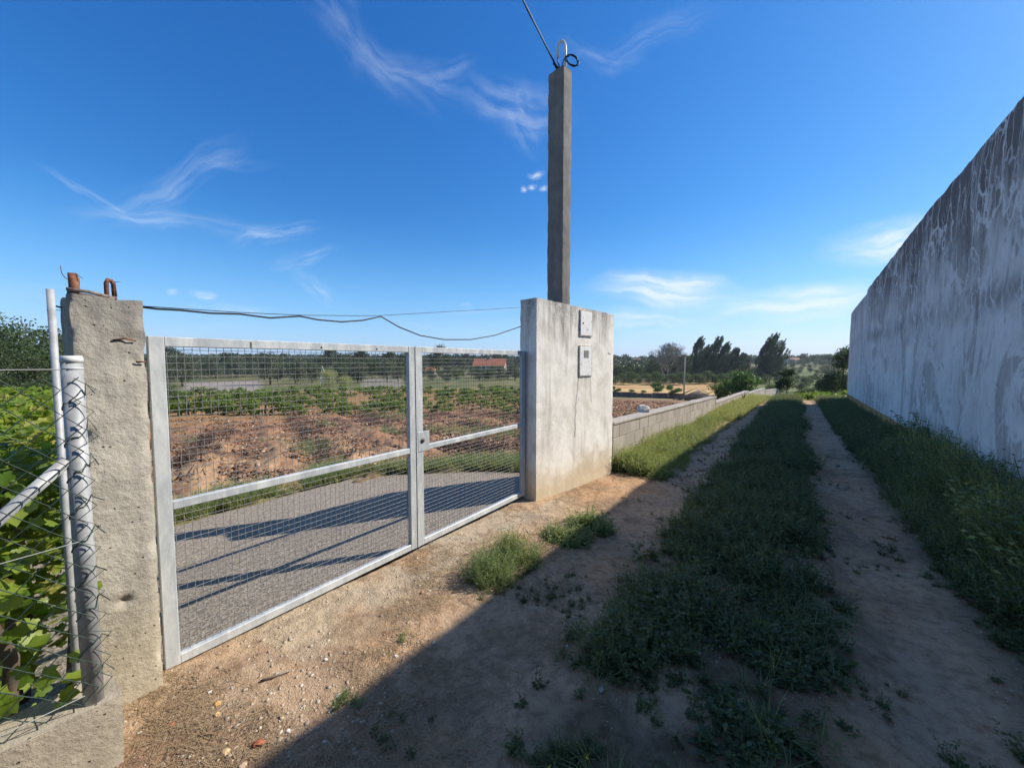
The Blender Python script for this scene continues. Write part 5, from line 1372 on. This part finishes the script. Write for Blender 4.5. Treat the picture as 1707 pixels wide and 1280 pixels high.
# big trees at the left edge
ta = round_tree('broad_tree', 61, 6.0, 10.5, 'bush', 22000, .24, .0, nb=40); put(ta, -2, 52, 'big rounded green tree rising behind the fence at the left edge', 'tree')
putc(oa, 70, 62, 'dark tree right of the big rounded one at the left edge', None, .88, None, 1)
putc(ob, 101, 75, 'dark tree between the thin post and the pitted pillar', None, .9, None, 1)
putc(ob, 40, 48, 'dark low tree in front of the big rounded one at the left edge', None, .55, None, 2)
putc(oc, -20, 40, 'dark tree partly cut off by the left edge of the photo', None, .5, None, 2)
put(bsb, 70, 20, 'dark bush behind the grapevine at the left edge', 'bush', None, 1.0); putc(bsb, 20, 17, 'bush behind the grapevine, cut by the left edge', None, 1.0, None, 3); putc(bsa, 105, 28, 'bush seen between the fence post and the pitted pillar', None, 1.05, None, 1)
putc(bsa, 262, 30, 'bright bush at the left end of the vineyard beside the gate stile', None, .75, None, 2); putc(bsb, 300, 27, 'second bright bush at the left end of the vineyard', None, .55, None, 1)

# ---- right-centre background
putc(ob, 1030, dist(118, 1030), 'rounded green tree beside the right edge of the meter pillar', None, .78, None, .5)
putc(oa, 1047, dist(122, 1047), 'second rounded green tree right of the meter pillar', None, .62, None, 1.5)
putc(oc, 1064, dist(116, 1064), 'lighter green tree third from the meter pillar', None, .56, None, 2.5)
putc(ob, 1092, dist(130, 1092), 'dark tree behind the left half of the bare tree', None, 1.05, None, 1)
putc(oa, 1127, dist(132, 1127), 'dark tree behind the right half of the bare tree', None, 1.0, None, 2)
putc(oc, 1143, dist(126, 1143), 'dark tree filling the gap between bare tree and poplars', None, .92, None, 3)
for u, dp, s, l in ((1082, 112, 1.3, 'low thicket in front of the dark trees left of the bare tree'), (1100, 110, 1.3, 'low thicket under the bare tree, left side'), (1122, 111, 1.2, 'low thicket under the bare tree, right side'), (1150, 110, 1.2, 'low thicket at the foot of the poplar row, left'), (1170, 109, 1.2, 'low thicket at the foot of the poplar row, centre left'), (1192, 108, 1.2, 'low thicket at the foot of the poplar row, centre'), (1215, 106, 1.4, 'low thicket at the foot of the poplar row, right'), (1240, 100, 1.5, 'thicket between the poplar row and the lone poplar'), (1256, 98, 1.5, 'thicket at the left foot of the lone poplar'), (1040, 112, 1.0, 'low hedge bush right of the meter pillar')):
    putc(bsa, u, dist(dp, u), l, None, s, None, random.uniform(0, 6))
for i, u in enumerate((1148, 1160, 1174, 1188, 1203, 1217, 1232, 1246, 1258, 1272, 1296)):
    putc((ob, oa, oc)[i % 3], u, dist(127 + (i * 7) % 9, u), 'dark tree standing close behind the windswept poplars', 'dark trees close behind the poplars', (.66, .72, .6)[i % 3] * (.8 if u > 1238 else 1), None, i * 1.3)
for i, u in enumerate(range(1026, 1300, 14)):
    putc(bsa, u, dist(104 + (i * 5) % 8, u), 'shaggy bush in the hedge at the back edge of the dry pasture', 'hedge bushes at the back of the dry pasture', 1.15 + .3 * (i % 3), None, i * 2.1)
for i, u in enumerate(range(1292, 1412, 9)):
    putc((bsa, bsb, olb)[i % 3], u, dist(62 + (i * 17) % 70, u), 'bush on the green slope beyond the end of the track', 'bushes on the green slope beyond the track', (1.2, 1.3, .8)[i % 3], None, i * 2.7)
fg = round_tree('fig_tree', 71, 2.6, 3.4, 'fig', 3200, .17, .12, limbs=6, nb=15, r0=.07); fg2 = round_tree('fig_tree', 72, 2.4, 2.8, 'fig', 2600, .17, .3, limbs=6, nb=11, r0=.06, flat=.8)
put(fg, 1213, dist(33, 1213), 'leafy fig tree behind the low block wall, left one of the pair', 'fig tree', None, .95)
putc(fg, 1248, dist(31, 1248), 'leafy fig tree behind the low block wall, right one of the pair', None, 1.05, None, 2)
put(fg2, 1097, dist(63, 1097), 'small spreading fruit tree with a clear trunk at the edge of the dry field', 'fruit tree', None, 1.02)
putc(fg2, 1122, dist(60, 1122), 'second small fruit tree, right of the one with the clear trunk', None, .92, None, 2)
putc(fg2, 1026, dist(66, 1026), 'small fruit tree showing beside the meter pillar', None, .7, None, 2)
putc(bsb, 1053, dist(68, 1053), 'small round shrub on the near edge of the dry field, left one', None, .6, None, 1)
putc(bsb, 1073, dist(67, 1073), 'small round shrub on the near edge of the dry field, right one', None, .55, None, 1)
st_ = round_tree('small_tree', 75, 2.7, 2.0, 'oak', 2600, .14, .3, limbs=5, nb=13, r0=.06); put(st_, 1313, dist(30, 1313), 'small dark tree with a thin trunk at the end of the low block wall', 'tree')
put(bsa, 1345, dist(46, 1345), 'dark bush beyond the end of the track, left', 'bush', None, 1.0); putc(bsa, 1368, dist(44, 1368), 'dark round bush beyond the end of the track, centre', None, 1.15, None, 1)
putc(bsa, 1388, dist(42, 1388), 'dark bush beyond the end of the track, right', None, 1.05, None, 2); putc(bsb, 1330, dist(50, 1330), 'greyish bush beyond the end of the track, farthest left', None, 1.1, None, 2)
putc(bsa, 1290, dist(60, 1290), 'bush in front of the lone poplar', None, 1.1, None, 2); putc(bsa, 1275, dist(46, 1275), 'dark bush between the fig trees and the small dark tree', None, .9, None, 4)
tr = round_tree('broad_tree', 81, 5.4, 4.2, 'oak', 5600, .2, .05, nb=22); put(tr, 1407, dist(38, 1407), 'tall dark tree peeking out behind the far end of the tall wall', 'tree', None, 1.12)
putc(tr, 1392, dist(52, 1392), 'looser dark tree left of the one behind the tall wall', None, .72, None, 2)
putc(tr, 1437, dist(33, 1437), 'dark tree hidden mostly behind the far end of the tall wall', None, .9, None, 3)
# creeping vines at the end of the track
def hedge(u, d, s, l, first=[None]):
    if first[0] is None:
        e = empty('creeping_vine'); bs = [(random.uniform(-1.0, 1.0), random.uniform(-.6, .6), random.uniform(.1, .4), .3, .28, .16) for _ in range(14)]
        link('foliage', crown(bs, 1900, .11, .10, MS['vine_row'], 55, .7, .5, 'foliage'), e)
        b = MB(); b.tube([(0, 0, -.1), (.1, 0, .2), (.3, .1, .35)], [.03, .02, .015], 5); b.build('stem', MS['bark'], e); first[0] = e; return put(e, u, d, l, 'vine', 'vines across the end of the track', s)
    return putc(first[0], u, d, l, 'vines across the end of the track', s, None, random.uniform(0, 6))
for u, d, s in ((1326, 33, 1.), (1340, 31, 1.), (1352, 33, 1.1), (1364, 30, .9), (1376, 32, 1.1), (1388, 30, 1.2), (1398, 28.5, 1.3), (1408, 27.5, 1.5), (1404, 30, 1.5), (1345, 36, 1.2), (1370, 36, 1.2), (1392, 35, 1.6)):
    hedge(u, d, s, 'bright green creeping vine sprawling across the end of the track')
Pv = sample(5200, -3.5, 4.5, 25.2, 40, lambda x, y: (x > bw_x(y) + .1) * 1. * ((y > 26.0) | (np.abs(x + .9) > .6)), terrain)
veg('end_grass', 'sunlit grass and weeds where the track drops away', W_MID, Pv, .8, 1.5, MS['seed'])
# olive grove on the slope
random.seed(5)
GG = 'olive trees of the grove on the far slope'
for i in range(30):
    u = 1296 + random.uniform(0, 118); d = random.uniform(175, 330); putc((ola, olb)[i % 2], u, d, 'small round olive tree in the grove on the far slope, left of the tall wall', GG, random.uniform(.75, 1.05), None, random.uniform(0, 6))
for i, u in enumerate(range(1022, 1420, 13)):
    d = random.uniform(330, 470); putc(seq[i % 3], u + random.uniform(-4, 4), d, 'distant dark tree on the skyline between the meter pillar and the tall wall', 'distant skyline trees', random.uniform(.6, .95), None, random.uniform(0, 6))
# far woodland as one mass
def wood(name, label, dg0, dg1, d0, d1, n, mat, h0, h1):
    protos = []
    for k in range(3):
        rg3 = np.random.default_rng(900 + k); bs = [(rg3.uniform(-2, 2), rg3.uniform(-2, 2), rg3.uniform(2, 5.5), 1.8, 1.8, 1.4) for _ in range(8)]
        p, lv = blobs_points(bs, 190, rg3); V, F, r_ = leafquads(p, 1.3, 1.0, rg3, .4, np.clip(lv * .5 + rg3.uniform(0, .5, 190), 0, 1)); protos.append((V, F, r_))
    dg = rng.uniform(dg0, dg1, n); d = d0 * (d1 / d0) ** rng.uniform(0, 1, n); x_, y_ = pol(dg, d)
    k = (fbm(x_ / 90, y_ / 90, 95, 3) > .40); x_, y_ = x_[k], y_[k]
    me = scatter_mesh(name, protos, np.stack([x_, y_, terrain(x_, y_) - .6], -1), rng.uniform(0, 6.28, len(x_)), rng.uniform(h0, h1, len(x_)), mat)
    return tag(link(name, me), label, 'woodland', kind='stuff')
wood('distant_woodland', 'far wooded hills beyond the vineyard, seen over the gate', -98, -33, 300, 1500, 1500, MS['oak'], .9, 1.7)
wood('distant_woodland', 'far wooded rise behind the poplars and the olive grove', -33, 14, 340, 1300, 700, MS['oak'], .9, 1.5)

wood('distant_woodland', 'dark wood filling the valley behind the hedge and the poplars', -31, -6.5, 150, 335, 420, MS['oak'], .55, .95)
# ------------------------------------------------------------------ dark field wall, pole, pile, houses
dwm = m_flat('dark_field_wall_stone', (.13, .115, .105), .95, .1, 0, .3, 2)
dw = empty('field_wall'); tag(dw, 'long low dark wall crossing the field in front of the dry pasture', 'wall')
X0 = Vector(uz(1012, dist(64, 1012))); X1 = Vector(uz(1200, dist(58, 1200))); segs = 7
for i in range(segs):
    a_ = X0.lerp(X1, i / segs); b_ = X0.lerp(X1, (i + 1) / segs); L = (b_ - a_).xy.length; m = MB()
    m.box(0, L - .02, -.12, .12, -1.2, .72 + (.12 if i in (0, 1, 3, 4) else 0), bev=.02)
    zc = tz(a_.x, a_.y); o = m.build('wall_panel', dwm, dw, loc=(a_.x, a_.y, zc)); o.rotation_euler = (0, 0, math.atan2((b_ - a_).y, (b_ - a_).x))
def upole(u, d, h, label, group=None):
    e = empty('utility_pole', uz(u, d)); tag(e, label, 'utility pole', group)
    b = MB(); b.tube([(0, 0, -.4), (0, 0, h)], [.13, .09], 8); b.build('pole', m_flat('pole_concrete', (.33, .31, .27), .9), e, True)
    b = MB(); b.box(-.5, .5, -.04, .04, h - .5, h - .42); b.build('crossarm', MS['bark'], e); return e
up1 = upole(1141, dist(62, 1141), 6.6, 'slim utility pole standing in front of the poplar row'); up1.rotation_euler = (0, 0, YAW + .9)
up2 = upole(1043, dist(230, 1043), 9.5, 'distant utility pole above the trees right of the meter pillar'); up2.rotation_euler = (0, 0, YAW)
# power lines across the valley
def span(pa_, pb_, sg, n=14): return [pa_.lerp(pb_, i / n) - Vector((0, 0, sg * 4 * (i / n) * (1 - i / n))) for i in range(n + 1)]
e0 = Vector(uz(900, dist(230, 900))) ; e0.z = 4.0
def ptv(u, v, depth): q_ = ray(u, v); t = depth; return Vector((q_[0] * t, q_[1] * t, H + q_[2] * t))
b = MB(); b.tube(span(ptv(880, 604, 215), ptv(1043, 597, 228), .4), .045, 4, False); b.tube(span(ptv(1043, 597, 228), ptv(1140, 590, 190), .3), .045, 4, False); b.tube(span(ptv(1140, 590, 190), ptv(1450, 590, 150), .2), .035, 4, False)
tag(b.build('power_line', MS['black']), 'upper thin power line crossing the sky above the far trees', 'power line')
b = MB(); b.tube(span(ptv(880, 606.5, 214), ptv(1043, 600, 227), .4), .04, 4, False); b.tube(span(ptv(1043, 600, 227), ptv(1230, 595.5, 180), .3), .04, 4, False); b.tube(span(ptv(1230, 595.5, 180), ptv(1450, 595.5, 150), .2), .035, 4, False)
tag(b.build('power_line', MS['black']), 'lower thin power line crossing the sky above the far trees', 'power line')
# pile of cut poles
x_, y_, z_ = uz(1148, dist(52, 1148)); e = empty('stick_pile', (x_, y_, z_), YAW); tag(e, 'pile of long grey cut branches leaning in the field beyond the low block wall', 'branch pile')
rg2 = random.Random(3); M_ = []
for k in range(6):
    b = MB(); a_ = rg2.uniform(-.1, .1); b.tube([(0, 0, 0), (1.5, a_, .62), (2.9, a_ * 2, 1.02 + rg2.uniform(-.1, .1))], [.05, .045, .03], 5); M_.append(b.mesh('branch', MS['wood_grey'], True))
for k in range(34):
    o = link('branch', M_[k % 6], e, (rg2.uniform(-1.9, .2), rg2.uniform(-.8, .8), rg2.uniform(-.05, .35))); o.rotation_euler = (0, rg2.uniform(-.15, .12), rg2.uniform(-.35, .35))
# red roofed house
def house(u, d, w, dp, hw, hr, label, rz, wallc, roofc, wins, over=.4, chimney=False):
    e = empty('house', uz(u, d), rz); tag(e, label, 'house')
    wm_ = m_flat('house_render', wallc, .9, .1, 0, .12, 2); rm = m_flat('roof_tiles', roofc, .9, .1, 0, .25, 3)
    m = MB(); m.add([(-w / 2, -dp / 2, -.6), (w / 2, -dp / 2, -.6), (w / 2, dp / 2, -.6), (-w / 2, dp / 2, -.6), (-w / 2, -dp / 2, hw), (w / 2, -dp / 2, hw), (w / 2, dp / 2, hw), (-w / 2, dp / 2, hw), (-w / 2, 0, hr - .1), (w / 2, 0, hr - .1)],
                    [(0, 1, 5, 4), (2, 3, 7, 6), (1, 2, 6, 9, 5), (3, 0, 4, 8, 7), (3, 2, 1, 0)]); m.build('walls', wm_, e)
    for sg in (-1, 1):
        m = MB(); y0 = sg * (dp / 2 + over); z0 = hw - over * (hr - hw) / (dp / 2); 
        xs_ = np.linspace(-w / 2 - over, w / 2 + over, 41); vs = []
        for i, xx in enumerate(xs_):
            k = .05 * (i % 2); vs += [(xx, y0, z0 + k), (xx, 0, hr + k), (xx, y0, z0 - .12), (xx, 0, hr - .12)]
        fs = []
        for i in range(40):
            a_ = i * 4; fs += [(a_, a_ + 4, a_ + 5, a_ + 1), (a_ + 2, a_ + 3, a_ + 7, a_ + 6), (a_, a_ + 2, a_ + 6, a_ + 4), (a_ + 1, a_ + 5, a_ + 7, a_ + 3)]
        fs += [(0, 1, 3, 2), (160, 162, 163, 161)]; m.add(vs, fs); m.build('roof', rm, e)
    for (xx, z0, ww, hh) in wins:
        m = MB(); m.box(xx - ww / 2, xx + ww / 2, -dp / 2 - .05, -dp / 2 + .02, z0, z0 + hh); wq = m.build('window', MS['conduit'], e)
        m = MB(); m.box(xx - ww / 2 + .1, xx + ww / 2 - .1, -dp / 2 - .07, -dp / 2 - .052, z0 + .1, z0 + hh - .1); m.build('pane', m_flat('dark_glass', (.05, .055, .06), .2, .5), wq)
    if chimney:
        m = MB(); m.box(-.4, .4, -.3, .3, hr - .6, hr + 1.0); m.build('chimney', wm_, e)
    return e
house(817, dist(182, 817), 14.5, 8, 2.6, 5.6, 'long low house with a red tiled roof seen through the right gate leaf', YAW - .12, (.42, .36, .29), (.40, .15, .085), [(-5, .9, 1.5, 1.2), (-2.2, .6, 1, 1.6), (3.4, .8, 2.2, 1.3)], .45, True)
house(716, dist(120, 716), 3.8, 3, 1.2, 2.0, 'small hut with an orange-red roof just right of the centre stile', YAW, (.35, .29, .23), (.42, .16, .09), [(.4, .3, .7, .6)], .2)
house(1057, dist(360, 1057), 11, 8, 3, 5.2, 'far white house with a pale red roof above the trees right of the meter pillar', YAW - .5, (.7, .68, .64), (.38, .2, .14), [(-2, 1, 1.3, 1.2), (2, 1, 1.3, 1.2)])
house(1252, dist(165, 1252), 8.5, 6, 2.2, 3.4, 'low shed with a dark brown roof between the poplars', YAW + .1, (.33, .27, .23), (.14, .085, .065), [(-1, .6, 2.5, 1.1)], .5)
house(1322, dist(300, 1322), 9, 7, 3, 5.0, 'far pinkish house among trees on the slope right of the lone poplar', YAW + .3, (.62, .5, .42), (.36, .2, .15), [(-1.5, 1, 1.2, 1.2), (1.8, 1, 1.2, 1.2)])
house(1350, dist(420, 1350), 9, 7, 3, 5.0, 'farther pale house on the skyline above the olive grove', YAW, (.7, .66, .6), (.4, .22, .17), [(-1.5, 1, 1.2, 1.2), (1.8, 1, 1.2, 1.2)])

# ------------------------------------------------------------------ haze
HAZE = 0.00026
if HAZE:
    m = bpy.data.materials.new('haze_air'); m.use_nodes = True; t = m.node_tree
    for q_ in list(t.nodes):
        if q_.type == 'BSDF_PRINCIPLED': t.nodes.remove(q_)
    pv = t.nodes.new('ShaderNodeVolumePrincipled'); pv.inputs['Color'].default_value = (.78, .86, 1, 1); pv.inputs['Density'].default_value = HAZE; pv.inputs['Anisotropy'].default_value = .2
    t.links.new(pv.outputs[0], t.nodes['Material Output'].inputs['Volume'])
    b = MB(); b.box(-2350, 2350, -2350, 2350, -22, 62); o = b.build('haze', m); tag(o, 'thin pale summer haze over the fields', 'haze', kind='stuff')
